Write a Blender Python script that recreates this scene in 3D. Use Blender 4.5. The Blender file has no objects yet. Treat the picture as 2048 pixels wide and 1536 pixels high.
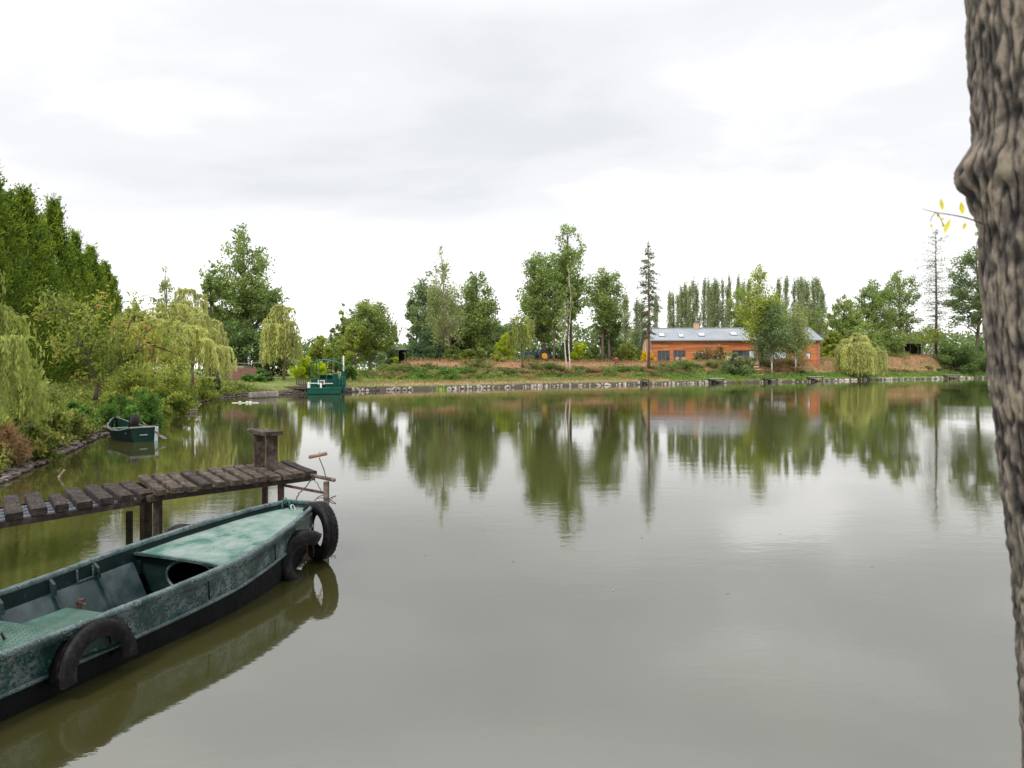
import bpy, bmesh, math, random
import numpy as np
from mathutils import Vector, Matrix, noise as mnoise

C = bpy.context.scene.collection
F = 1365.0      # focal length in pixels of the 2048 px wide photograph
HY = 736.0      # horizon row
EYE = 2.0       # eye height above the water

# ------------------------------------------------------------------ camera
cam_d = bpy.data.cameras.new('camera'); cam = bpy.data.objects.new('camera', cam_d); C.objects.link(cam)
cam.location = (0, 0, EYE); cam.rotation_euler = (math.radians(90), 0, 0)
cam_d.sensor_width = 36; cam_d.lens = 36*F/2048
cam_d.shift_y = -(768-HY)/2048
cam_d.clip_start = 0.05; cam_d.clip_end = 3000
cam_d.dof.use_dof = True; cam_d.dof.focus_distance = 10; cam_d.dof.aperture_fstop = 4.5
bpy.context.scene.camera = cam

# ------------------------------------------------------------------ world
SUN_EL, SUN_AZ = math.radians(48), math.radians(205)
w = bpy.data.worlds.new('World'); bpy.context.scene.world = w; w.use_nodes = True
nt = w.node_tree; nt.nodes.clear()
def N(t, **k):
    n = nt.nodes.new(t)
    for a, b in k.items(): setattr(n, a, b)
    return n
L = nt.links.new
def math_node(op, a, b=None, c=None, clamp=False):
    n = nt.nodes.new('ShaderNodeMath'); n.operation = op; n.use_clamp = clamp
    for i, v in enumerate((a, b, c)):
        if v is None: continue
        if isinstance(v, (int, float)): n.inputs[i].default_value = v
        else: nt.links.new(v, n.inputs[i])
    return n.outputs[0]
out = N('ShaderNodeOutputWorld'); bg = N('ShaderNodeBackground'); L(bg.outputs[0], out.inputs[0])
sky = N('ShaderNodeTexSky'); sky.sky_type = 'NISHITA'; sky.sun_disc = False
sky.sun_elevation = SUN_EL; sky.sun_rotation = SUN_AZ; sky.air_density = 1.2; sky.dust_density = 2.0
tc = N('ShaderNodeTexCoord'); sep = N('ShaderNodeSeparateXYZ'); L(tc.outputs['Generated'], sep.inputs[0])
# project the view direction on a cloud layer: wide near the zenith, squeezed towards the horizon
zc = math_node('ADD', math_node('MAXIMUM', sep.outputs['Z'], 0.0), 0.16)
comb = N('ShaderNodeCombineXYZ')
L(math_node('DIVIDE', sep.outputs['X'], zc), comb.inputs[0]); L(math_node('DIVIDE', sep.outputs['Y'], zc), comb.inputs[1])
n1 = N('ShaderNodeTexNoise'); n1.inputs['Scale'].default_value = 0.8; n1.inputs['Detail'].default_value = 7; n1.inputs['Roughness'].default_value = 0.55; n1.inputs['Distortion'].default_value = 0.25
mp = N('ShaderNodeMapping'); mp.inputs['Location'].default_value = (7.1, 4.2, 0); mp.inputs['Scale'].default_value = (0.8, 1.15, 1)
L(comb.outputs[0], mp.inputs[0]); L(mp.outputs[0], n1.inputs['Vector'])
r1 = N('ShaderNodeValToRGB'); r1.color_ramp.interpolation = 'EASE'
r1.color_ramp.elements[0].position = 0.33; r1.color_ramp.elements[0].color = (1.0, 0.99, 0.985, 1)
r1.color_ramp.elements[1].position = 0.68; r1.color_ramp.elements[1].color = (0.53, 0.54, 0.56, 1)
e = r1.color_ramp.elements.new(0.42); e.color = (0.70, 0.70, 0.71, 1); e = r1.color_ramp.elements.new(0.52); e.color = (0.605, 0.61, 0.625, 1)
L(n1.outputs['Fac'], r1.inputs[0])
# clouds brighten towards the zenith above the frame, as an overcast sky does; slightly paler low down
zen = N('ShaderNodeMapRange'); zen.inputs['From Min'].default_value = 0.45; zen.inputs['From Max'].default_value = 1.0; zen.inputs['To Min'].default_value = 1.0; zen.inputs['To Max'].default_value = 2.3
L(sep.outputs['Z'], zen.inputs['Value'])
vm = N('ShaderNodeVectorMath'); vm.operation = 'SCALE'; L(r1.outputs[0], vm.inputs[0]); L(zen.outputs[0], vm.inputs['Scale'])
lowf = N('ShaderNodeMapRange'); lowf.inputs['From Min'].default_value = 0.0; lowf.inputs['From Max'].default_value = 0.24; lowf.inputs['To Min'].default_value = 0.95; lowf.inputs['To Max'].default_value = 0.0
L(sep.outputs['Z'], lowf.inputs['Value'])
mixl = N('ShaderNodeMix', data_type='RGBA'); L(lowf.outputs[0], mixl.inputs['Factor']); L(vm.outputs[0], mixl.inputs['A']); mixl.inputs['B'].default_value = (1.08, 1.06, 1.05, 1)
# a little of the clear sky's light filters through
skys = N('ShaderNodeVectorMath'); skys.operation = 'SCALE'; L(sky.outputs[0], skys.inputs[0]); skys.inputs['Scale'].default_value = 0.10
mixs = N('ShaderNodeMix', data_type='RGBA'); mixs.inputs['Factor'].default_value = 0.05; L(mixl.outputs['Result'], mixs.inputs['A']); L(skys.outputs[0], mixs.inputs['B'])
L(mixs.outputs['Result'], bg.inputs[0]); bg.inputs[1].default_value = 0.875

# ------------------------------------------------------------------ sun (soft, through cloud, from behind the camera)
sd = bpy.data.lights.new('sun', 'SUN'); sd.energy = 1.5; sd.angle = math.radians(10); sd.color = (1, 0.96, 0.9)
so = bpy.data.objects.new('sun', sd); C.objects.link(so)
sdir = Vector((math.sin(SUN_AZ)*math.cos(SUN_EL), math.cos(SUN_AZ)*math.cos(SUN_EL), math.sin(SUN_EL)))
so.rotation_euler = (-sdir).to_track_quat('-Z', 'Y').to_euler()

sc = bpy.context.scene
sc.view_settings.view_transform = 'Standard'; sc.view_settings.look = 'None'; sc.view_settings.gamma = 1
sc.view_settings.exposure = 0.85
try:
    sc.cycles.max_bounces = 6; sc.cycles.diffuse_bounces = 3; sc.cycles.glossy_bounces = 3; sc.cycles.transmission_bounces = 3
    sc.cycles.transparent_max_bounces = 4
except Exception: pass

# ------------------------------------------------------------------ helpers
def P(px, py, D): return Vector(((px-1024)/F*D, D, EYE-(py-HY)/F*D))
def Wp(px, py, z=0.0):
    D = (EYE-z)*F/(py-HY); return Vector(((px-1024)/F*D, D, z))
def tag(o, label=None, cat=None, group=None, kind=None):
    if label: o['label'] = label
    if cat: o['category'] = cat
    if group: o['group'] = group
    if kind: o['kind'] = kind
    return o
def empty(name, loc=(0,0,0), rz=0, label=None, cat=None, group=None):
    o = bpy.data.objects.new(name, None); C.objects.link(o); o.location = loc; o.rotation_euler = (0,0,rz)
    o.empty_display_size = 0.1
    return tag(o, label, cat, group)
class MB:
    """collects shapes, builds ONE mesh object"""
    def __init__(s): s.v = []; s.f = []
    def add(s, vs, fs):
        b = len(s.v); s.v += [tuple(v) for v in vs]; s.f += [tuple(i+b for i in f) for f in fs]
    def box(s, c, size, M=None, bev=0.0):
        x, y, z = [a/2 for a in size]
        if bev > 0:
            bm = bmesh.new(); bmesh.ops.create_cube(bm, size=1)
            for v in bm.verts: v.co = Vector((v.co.x*2*x, v.co.y*2*y, v.co.z*2*z))
            bmesh.ops.bevel(bm, geom=bm.edges[:]+bm.verts[:], offset=min(bev, x*.45, y*.45, z*.45)*1.0, segments=2, profile=0.6, affect='EDGES')
            vs = [v.co.copy() for v in bm.verts]; bm.verts.index_update(); fs = [[v.index for v in f.verts] for f in bm.faces]; bm.free()
        else:
            vs = [Vector((a*x, b*y, d*z)) for a in (-1,1) for b in (-1,1) for d in (-1,1)]
            fs = [(0,1,3,2),(4,6,7,5),(0,4,5,1),(2,3,7,6),(0,2,6,4),(1,5,7,3)]
        if M is not None: vs = [M @ v for v in vs]
        c = Vector(c); s.add([v+c for v in vs], fs)
    def bar(s, a, b, wd, ht, up=Vector((0,0,1)), bev=0.0):
        a = Vector(a); b = Vector(b); d = b-a; ln = d.length; d.normalize()
        side = d.cross(up)
        if side.length < 1e-4: side = d.cross(Vector((1,0,0)))
        side.normalize(); u = side.cross(d)
        M = Matrix((side, d, u)).transposed()
        s.box((a+b)/2, (wd, ln, ht), M, bev)
    def tube(s, pts, rad, n=8, cap=True, closed=False):
        pts = [Vector(p) for p in pts]; m = len(pts)
        if not hasattr(rad, '__len__'): rad = [rad]*m
        vs = []; prev = None
        for i, p in enumerate(pts):
            if closed: t = pts[(i+1)%m]-pts[i-1]
            else: t = pts[min(i+1, m-1)]-pts[max(i-1, 0)]
            if t.length < 1e-9: t = Vector((0,0,1))
            t.normalize()
            if prev is None:
                a = Vector((0,0,1)) if abs(t.z) < 0.9 else Vector((1,0,0)); a = (a-t*a.dot(t)).normalized()
            else:
                a = prev-t*prev.dot(t)
                a = a.normalized() if a.length > 1e-6 else t.orthogonal().normalized()
            prev = a; b = t.cross(a)
            for k in range(n):
                an = 2*math.pi*k/n; vs.append(p+(a*math.cos(an)+b*math.sin(an))*rad[i])
        fs = []
        for i in range(m if closed else m-1):
            j = (i+1)%m
            for k in range(n): fs.append((i*n+k, i*n+(k+1)%n, j*n+(k+1)%n, j*n+k))
        if cap and not closed: fs.append(tuple(range(n))[::-1]); fs.append(tuple((m-1)*n+k for k in range(n)))
        s.add(vs, fs)
    def poly(s, pts, thick=0.0, nrm=None):
        pts = [Vector(p) for p in pts]; n = len(pts)
        if thick == 0: s.add(pts, [tuple(range(n))]); return
        if nrm is None: nrm = (pts[1]-pts[0]).cross(pts[2]-pts[0]).normalized()
        q = [p-nrm*thick for p in pts]
        s.add(pts+q, [tuple(range(n)), tuple(range(2*n-1, n-1, -1))]+[(i, n+i, n+(i+1)%n, (i+1)%n) for i in range(n)])
    def grid(s, rows, closed_u=False):
        """rows: list of equal-length point lists"""
        m = len(rows); n = len(rows[0]); vs = [p for r in rows for p in r]; fs = []
        for i in range(m-1):
            for j in range(n if closed_u else n-1):
                k = (j+1)%n; fs.append((i*n+j, i*n+k, (i+1)*n+k, (i+1)*n+j))
        s.add(vs, fs)
    def build(s, name, m, parent=None, smooth=False):
        me = bpy.data.meshes.new(name); me.from_pydata(s.v, [], s.f); me.update()
        bm = bmesh.new(); bm.from_mesh(me); bmesh.ops.recalc_face_normals(bm, faces=bm.faces); bm.to_mesh(me); bm.free()
        me.materials.append(m)
        if smooth:
            for p in me.polygons: p.use_smooth = True
        o = bpy.data.objects.new(name, me); C.objects.link(o)
        if parent is not None: o.parent = parent
        return o
def local(o_or_mb, loc):
    pass
def dup(root, loc=None, rz=None, scale=None, label=None, group=None, cat=None):
    r = root.copy(); C.objects.link(r)
    if loc is not None: r.location = loc
    if rz is not None: r.rotation_euler = (r.rotation_euler[0], r.rotation_euler[1], rz)
    if scale is not None: r.scale = scale if hasattr(scale, '__len__') else (scale,)*3
    if label: r['label'] = label
    if group: r['group'] = group
    if cat: r['category'] = cat
    for ch in list(root.children):
        c = ch.copy(); C.objects.link(c); c.parent = r
        for g in list(ch.children):
            d = g.copy(); C.objects.link(d); d.parent = c
    return r

# ------------------------------------------------------------------ materials
def new_mat(name):
    global nt
    m = bpy.data.materials.new(name); m.use_nodes = True; nt = m.node_tree; nt.nodes.clear()
    o = nt.nodes.new('ShaderNodeOutputMaterial'); b = nt.nodes.new('ShaderNodeBsdfPrincipled'); nt.links.new(b.outputs[0], o.inputs[0])
    return m, nt, b, o
def ramp(nt, stops, src=None):
    r = nt.nodes.new('ShaderNodeValToRGB'); el = r.color_ramp.elements
    el[0].position = stops[0][0]; el[0].color = (*stops[0][1], 1); el[1].position = stops[-1][0]; el[1].color = (*stops[-1][1], 1)
    for p, c in stops[1:-1]:
        e = el.new(p); e.color = (*c, 1)
    if src is not None: nt.links.new(src, r.inputs[0])
    return r
def tex_noise(nt, scale, detail=4, rough=0.55, coord='Object', stretch=None, dist=0.0):
    tc = nt.nodes.new('ShaderNodeTexCoord'); n = nt.nodes.new('ShaderNodeTexNoise')
    n.inputs['Scale'].default_value = scale; n.inputs['Detail'].default_value = detail; n.inputs['Roughness'].default_value = rough; n.inputs['Distortion'].default_value = dist
    src = tc.outputs[coord]
    if stretch:
        mp = nt.nodes.new('ShaderNodeMapping'); mp.inputs['Scale'].default_value = stretch; nt.links.new(src, mp.inputs[0]); src = mp.outputs[0]
    nt.links.new(src, n.inputs['Vector']); return n
def bump(nt, b, h, strength=0.3, dist=0.02):
    bp = nt.nodes.new('ShaderNodeBump'); bp.inputs['Strength'].default_value = strength; bp.inputs['Distance'].default_value = dist
    nt.links.new(h, bp.inputs['Height']); nt.links.new(bp.outputs[0], b.inputs['Normal']); return bp
def simple(name, stops, scale=3, rough=0.7, bs=0.2, bd=0.01, stretch=None, detail=5, metal=0, spec=0.5):
    m, nt, b, o = new_mat(name); n = tex_noise(nt, scale, detail, 0.6, stretch=stretch)
    if not isinstance(stops, list): stops = [(0.3, tuple(c*0.75 for c in stops)), (0.7, tuple(min(1, c*1.2) for c in stops))]
    r = ramp(nt, stops, n.outputs['Fac']); nt.links.new(r.outputs[0], b.inputs['Base Color'])
    b.inputs['Roughness'].default_value = rough; b.inputs['Metallic'].default_value = metal; b.inputs['Specular IOR Level'].default_value = spec
    if bs: bump(nt, b, n.outputs['Fac'], bs, bd)
    return m
def foliage_mat(name, c0, c1, c2, accent=None, trans=0.5):
    """leaf colour from a per-leaf tint value"""
    m, nt, b, o = new_mat(name)
    at = nt.nodes.new('ShaderNodeAttribute'); at.attribute_name = 'tint'
    st = [(0.0, c0), (0.5, c1), (0.9, c2)] + ([(1.0, accent)] if accent else [])
    r = ramp(nt, st, at.outputs['Fac']); nt.links.new(r.outputs[0], b.inputs['Base Color'])
    b.inputs['Roughness'].default_value = 0.6; b.inputs['Specular IOR Level'].default_value = 0.3
    tr = nt.nodes.new('ShaderNodeBsdfTranslucent'); nt.links.new(r.outputs[0], tr.inputs[0])
    mx = nt.nodes.new('ShaderNodeMixShader'); mx.inputs[0].default_value = trans
    nt.links.new(b.outputs[0], mx.inputs[1]); nt.links.new(tr.outputs[0], mx.inputs[2]); nt.links.new(mx.outputs[0], o.inputs[0])
    return m
def FM(name, c, lo=0.55, hi=1.6, warm=0.0, accent=None, trans=0.5):
    c0 = (c[0]*lo, c[1]*lo, c[2]*lo); c2 = (min(1, c[0]*hi*(1+warm)), min(1, c[1]*hi), c[2]*hi*0.9)
    return foliage_mat(name, c0, c, c2, accent, trans)
# ------------------------------------------------------------------ the pond's outline and the terrain
SHORE = [(-3.6,1.5),(-5.6,1.4),(-7.0,2.6),(-7.6,5),(-8.2,8.5),(-8.9,11.9),(-9.7,13.7),(-10.6,16.2),(-11.7,18.8),(-13.0,23),(-14.9,29),(-16.6,34.5),(-18.2,39.6),(-19.4,44.5),
 (-19.2,47.2),(-17.8,49.5),(-15.5,53),(-13.8,56.0),(-12.6,59.3),(-10,61.4),(-5.8,64.5),(-1.2,68.4),(4.1,73.8),(10,78),(16.7,82.7),(24,88),(32.5,93),(42,98.5),
 (48,103),(54.5,109.5),(66,117),(84,129),(97,137),(120,150),(145,160),(165,158),(185,130),(170,80),(120,35),(60,12),(25,4.5),(8,2.4),(3.4,1.9),(0.6,1.75)]
SH = np.array(SHORE, float)
def _smooth(p, it=2):
    for _ in range(it):
        q = np.roll(p, -1, 0); p = np.stack([0.75*p+0.25*q, 0.25*p+0.75*q], 1).reshape(-1, 2)
    return p
SHS = _smooth(SH, 2)
def shore_dist(X, Y):
    """signed distance to the shoreline, positive on land"""
    X = np.atleast_1d(np.asarray(X, float)); Y = np.atleast_1d(np.asarray(Y, float))
    best = np.full(X.shape, 1e9); inside = np.zeros(X.shape, bool)
    n = len(SHS)
    for i in range(n):
        x0, y0 = SHS[i]; x1, y1 = SHS[(i+1)%n]; dx, dy = x1-x0, y1-y0; l2 = dx*dx+dy*dy
        t = np.clip(((X-x0)*dx+(Y-y0)*dy)/l2, 0, 1)
        best = np.minimum(best, (X-x0-t*dx)**2+(Y-y0-t*dy)**2)
        c = ((y0 > Y) != (y1 > Y)); xi = x0+(Y-y0)*(dx/dy if dy != 0 else 0)
        inside ^= c & (X < xi)
    d = np.sqrt(best); return np.where(inside, -d, d)
def sstep(x, a, b):
    t = np.clip((x-a)/(b-a), 0, 1); return t*t*(3-2*t)
def wavy(X, Y, s, seed=0):
    return (np.sin(X*s+1.3*seed)*np.cos(Y*s*1.17+seed)+0.5*np.sin(X*s*2.3+Y*s*1.9+seed*2)+0.3*np.cos(Y*s*3.7-X*s*2.9+seed))/1.8
def top_h(X): return np.interp(X, [-30,-12,0,24,50,75,100,150], [1.6,2.75,2.8,2.75,3.35,4.3,4.7,4.5])
def far_w(X, Y): return sstep(X, -15.5, -10.5)*sstep(Y, 40, 52)
def ground(X, Y, d=None):
    sc_ = np.isscalar(X); X = np.atleast_1d(np.asarray(X, float)); Y = np.atleast_1d(np.asarray(Y, float))
    if d is None: d = shore_dist(X, Y)
    A = np.interp(d, [-6,-1.5,0,.35,.9,2.2,6,12,50], [-1.6,-.7,-.03,.15,.34,.75,1.0,1.2,1.5])
    # the far bank: stones, a narrow green ledge, a steep slope, the level garden
    k = top_h(X)/2.75
    jit = wavy(X, Y, 0.35, 2)*0.5; d = np.where(d > 0, d*np.interp(X, [18,34,46,60,80,120], [1,1.25,1.6,1.35,1.2,1.2]), d)
    B = np.interp(d+jit*sstep(d,2,5), [-6,-1.5,0,.5,2.2,4.6,6.0,9.3,11.5,20,60], [-1.6,-.7,-.03,.28,.62,.82,.92,2.45,2.75,2.75,2.75])
    B = np.where(d > 0, B*np.where(d > 4.6, 1+(k-1)*sstep(d,4.6,10), 1), B)
    w_ = far_w(X, Y); z = A*(1-w_)+B*w_
    z = z+sstep(d, 0.5, 4)*0.10*wavy(X, Y, 0.9, 1)*(1-sstep(d, 14, 30))
    # level patch of ground round the photographer
    near = np.exp(-((X-0)**2+(Y-0.3)**2)/9); z = np.where(d > 0, z*(1-near*.3)+0.45*near*.3*sstep(d,0,1), z)
    # garden path notch up the far slope beside the house
    return float(z[0]) if sc_ else z
def gz(x, y): return ground(float(x), float(y))

def axis(parts):
    r = []
    for a, b, s in parts: r += list(np.arange(a, b, s))
    return np.array(sorted(set(np.round(r, 3))))
gx = axis([(-400,-60,20),(-60,-24,1.5),(-24,-3,.35),(-3,12,.6),(12,60,.8),(60,130,1.2),(130,240,6),(240,620,25)])
gy = axis([(-80,-6,4),(-6,20,.4),(20,62,.5),(62,130,.8),(130,180,1.6),(180,260,6),(260,760,30)])
GX, GY = np.meshgrid(gx, gy); d_ = shore_dist(GX.ravel(), GY.ravel()); GZ = ground(GX.ravel(), GY.ravel(), d_)
me = bpy.data.meshes.new('ground'); nx, ny = len(gx), len(gy)
vs = np.stack([GX.ravel(), GY.ravel(), GZ], 1)
ii = (np.arange(ny-1)[:, None]*nx+np.arange(nx-1)[None]).ravel()
quads = np.stack([ii, ii+1, ii+nx+1, ii+nx], 1)
def fast_mesh(me, verts, quads, smooth=False):
    me.vertices.add(len(verts)); me.vertices.foreach_set('co', np.asarray(verts, np.float32).ravel())
    k = quads.shape[1]
    me.loops.add(quads.size); me.loops.foreach_set('vertex_index', quads.astype(np.int32).ravel())
    me.polygons.add(len(quads)); me.polygons.foreach_set('loop_start', np.arange(0, quads.size, k, dtype=np.int32)); me.polygons.foreach_set('loop_total', np.full(len(quads), k, np.int32))
    if smooth: me.polygons.foreach_set('use_smooth', np.ones(len(quads), bool))
    me.update(calc_edges=True)
fast_mesh(me, vs, quads, True)
# zone value: 0 mud, 0.25 stony dirt, 0.5 green, 0.75 dry straw, 1 bare orange earth
rng = np.random.default_rng(5)
fw = far_w(GX.ravel(), GY.ravel()); d_ = d_*np.where(fw > .5, np.interp(GX.ravel(), [18,34,46,60,80,120], [1,1.25,1.6,1.35,1.2,1.2]), 1)
zoneB = np.interp(d_, [0,.6,1.2,2.6,3.6,5.4,6.2,9,11.5,13,25], [.05,.14,.72,.78,.5,.45,.76,.95,.84,.62,.5])
zoneB = np.where((GX.ravel() > 22)&(d_ > 1)&(d_ < 6.5), .5, zoneB)
zoneA = np.interp(d_, [0,.5,1.0,2,10], [.05,.15,.35,.5,.5])
zn = zoneA*(1-fw)+zoneB*fw+0.10*wavy(GX.ravel(), GY.ravel(), 1.1, 4)*(d_ > 1)
a = me.attributes.new('zone', 'FLOAT', 'POINT'); a.data.foreach_set('value', zn.astype(np.float32))
m, nt, b, o = new_mat('earth and grass')
at = nt.nodes.new('ShaderNodeAttribute'); at.attribute_name = 'zone'
nn = tex_noise(nt, 1.6, 8, 0.7)
s_ = math_node('ADD', at.outputs['Fac'], math_node('MULTIPLY', math_node('SUBTRACT', nn.outputs['Fac'], 0.5), 0.7))
r = ramp(nt, [(0.0,(.035,.028,.018)),(.22,(.055,.042,.028)),(.42,(.13,.15,.04)),(.55,(.16,.20,.045)),(.72,(.30,.21,.10)),(.9,(.30,.155,.085)),(1,(.34,.18,.11))], s_)
nf = tex_noise(nt, 22, 6, 0.75); hv = nt.nodes.new('ShaderNodeHueSaturation'); nt.links.new(r.outputs[0], hv.inputs['Color'])
nt.links.new(math_node('ADD', math_node('MULTIPLY', nf.outputs['Fac'], 1.2), 0.4), hv.inputs['Value']); nt.links.new(hv.outputs[0], b.inputs['Base Color'])
b.inputs['Roughness'].default_value = 0.95; bump(nt, b, nf.outputs['Fac'], 0.8, 0.06)
me.materials.append(m); go = bpy.data.objects.new('ground', me); C.objects.link(go); tag(go, kind='structure')

# ------------------------------------------------------------------ water: murky olive, nearly still
m, nt, b, o = new_mat('pond water')
geo = nt.nodes.new('ShaderNodeNewGeometry')
def wn(scale, stretch, detail=2):
    mp = nt.nodes.new('ShaderNodeMapping'); mp.inputs['Scale'].default_value = stretch; nt.links.new(geo.outputs['Position'], mp.inputs[0])
    n = nt.nodes.new('ShaderNodeTexNoise'); n.inputs['Scale'].default_value = scale; n.inputs['Detail'].default_value = detail; n.inputs['Roughness'].default_value = 0.55
    nt.links.new(mp.outputs[0], n.inputs['Vector']); return n.outputs['Fac']
patch = nt.nodes.new('ShaderNodeMapRange'); patch.inputs['From Min'].default_value = .42; patch.inputs['From Max'].default_value = .62; patch.inputs['To Min'].default_value = .35; patch.inputs['To Max'].default_value = 1.0
nt.links.new(wn(0.16, (1, .6, 1), 2), patch.inputs['Value'])
h = math_node('ADD', math_node('MULTIPLY', wn(9, (1, 1.7, 1), 3), 0.0013), math_node('MULTIPLY', wn(2.2, (.6, 1.3, 1), 2), 0.0030))
h = math_node('MULTIPLY', h, patch.outputs[0])
h = math_node('ADD', h, math_node('MULTIPLY', wn(0.35, (.5, 1, 1), 1), 0.005))
bp = nt.nodes.new('ShaderNodeBump'); bp.inputs['Strength'].default_value = 1.0; bp.inputs['Distance'].default_value = .85
nt.links.new(h, bp.inputs['Height']); nt.links.new(bp.outputs[0], b.inputs['Normal'])
mud = ramp(nt, [(.3,(.034,.034,.010)),(.7,(.044,.042,.014))], wn(.25,(1,1,1),3)); nt.links.new(mud.outputs[0], b.inputs['Base Color'])
b.inputs['Roughness'].default_value = 0.02; b.inputs['IOR'].default_value = 3.25
WATER_MAT = m
mb = MB(); x0, x1, y0, y1 = -30, 215, -8, 185
mb.poly([(x0,y0,0),(x1,y0,0),(x1,y1,0),(x0,y1,0)])
wo = mb.build('water', m); tag(wo, kind='structure')

# ------------------------------------------------------------------ foliage builders
def leaf_quads(pts, ln, wd, rng, direc=None, spread=1.0, flat=0.0):
    """diamond leaves (one quad each) at pts; direc: preferred long axis"""
    n = len(pts)
    ln = np.broadcast_to(ln, (n,)); wd = np.broadcast_to(wd, (n,))
    u = rng.normal(size=(n,3))*spread
    if direc is not None: u = u+direc
    u[:,2] *= (1-flat)
    u /= np.linalg.norm(u, axis=1, keepdims=True)+1e-9
    v = rng.normal(size=(n,3)); v -= u*(v*u).sum(1, keepdims=True); v /= np.linalg.norm(v, axis=1, keepdims=True)+1e-9
    nrm = np.cross(u, v)
    L_ = u*ln[:,None]*.5; W_ = v*wd[:,None]*.5; bend = nrm*wd[:,None]*.18
    a = pts-L_; c = pts+L_; b_ = pts+W_-L_*.15+bend; d = pts-W_-L_*.15+bend
    return np.stack([a,b_,c,d], 1).reshape(-1,3)
def leaf_object(name, quads_v, tint, mat, parent=None, loc0=(0,0,0)):
    me = bpy.data.meshes.new(name); n = len(quads_v)//4
    fast_mesh(me, quads_v, np.arange(4*n).reshape(n,4))
    a = me.attributes.new('tint', 'FLOAT', 'POINT'); a.data.foreach_set('value', np.repeat(np.clip(tint, 0, 1), 4).astype(np.float32))
    me.materials.append(mat); o = bpy.data.objects.new(name, me); C.objects.link(o)
    if parent is not None: o.parent = parent
    return o
PROFILES = {
 'oak':   [(0,.55),(.15,.9),(.4,1),(.65,.85),(.85,.55),(1,.12)],
 'tall':  [(0,.35),(.2,.75),(.45,1),(.6,.75),(.8,.6),(.93,.4),(1,.08)],
 'cone':  [(0,1),(.3,.85),(.6,.55),(.85,.25),(1,.03)],
 'egg':   [(0,.7),(.25,1),(.55,.9),(.8,.55),(1,.1)],
 'birch': [(0,.6),(.25,1),(.5,.8),(.75,.45),(.9,.22),(1,.05)],
 'dome':  [(0,.95),(.3,1),(.6,.9),(.85,.6),(1,.15)],
 'round': [(0,.4),(.2,.85),(.5,1),(.8,.8),(1,.2)],
 'poplar':[(0,.45),(.15,.8),(.4,1),(.7,.8),(.9,.45),(1,.1)],
 'spire': [(0,.7),(.2,1),(.4,.92),(.55,.62),(.75,.5),(.9,.3),(1,.08)],
 'step':  [(0,.8),(.2,1),(.42,.92),(.46,.6),(.7,.62),(.9,.45),(1,.08)],
}
def crown_points(rng, h0, h1, R, prof, nc, cr, nl, squash=.7, up=0.0, gappy=1.0, ex=(1,1)):
    pr = PROFILES[prof]; ts = [p[0] for p in pr]; rs = [p[1] for p in pr]
    cl = []
    nc = int(nc*1.45); cr = cr*.76
    while len(cl) < nc:
        t = rng.random(); r = np.interp(t, ts, rs)
        if rng.random() > r**1.3: continue
        q = rng.random()**.5*.95; an = rng.random()*2*math.pi
        cl.append((R*r*q*math.cos(an)*ex[0], R*r*q*math.sin(an)*ex[1], h0+(h1-h0)*t, cr*(.55+.8*rng.random())*(.45+.55*r), r))
    cl = np.array(cl); w_ = cl[:,3]**2; w_ = w_/w_.sum()
    idx = rng.choice(len(cl), size=nl, p=w_); c = cl[idx]
    g = rng.normal(size=(nl,3)); g /= np.linalg.norm(g, axis=1, keepdims=True); g *= (rng.random(nl)**(1/2.2))[:,None]
    g = np.where(rng.random(nl)[:,None] < .12, g*1.35, g)
    p = c[:,:3]+g*c[:,3:4]*np.array([1,1,squash])
    ax = c[:,:3]-np.array([0,0,h0+(h1-h0)*.15]); ax /= np.linalg.norm(ax, axis=1, keepdims=True)+1e-9
    p += ax*((g*ax).sum(1)*c[:,3]*.55)[:,None]
    if up: p[:,2] += np.linalg.norm(g[:,:2],axis=1)*c[:,3]*up
    p[:,2] = np.minimum(p[:,2], h1+.02*(h1-h0)); p[:,2] = np.maximum(p[:,2], h0-.1*(h1-h0))
    tintc = rng.random(len(cl)); return cl, p, tintc[idx], g
def trunk_mb(rng, H, r0, lean=(0,0), wob=.02, top=.92, n=9):
    pts = []; rad = []; a = rng.random()*6
    for i in range(n):
        t = i/(n-1)*top
        pts.append(Vector((lean[0]*t*H+math.sin(a+t*7)*wob*H*t*(1-t)*2, lean[1]*t*H+math.cos(a*1.3+t*6)*wob*H*t*(1-t)*2, H*t-.25*(i == 0)))); rad.append(r0*(1.25 if i == 0 else 1)*(1-.88*t))
    return pts, rad
LEAFK = .80; NLK = 1.08
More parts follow.
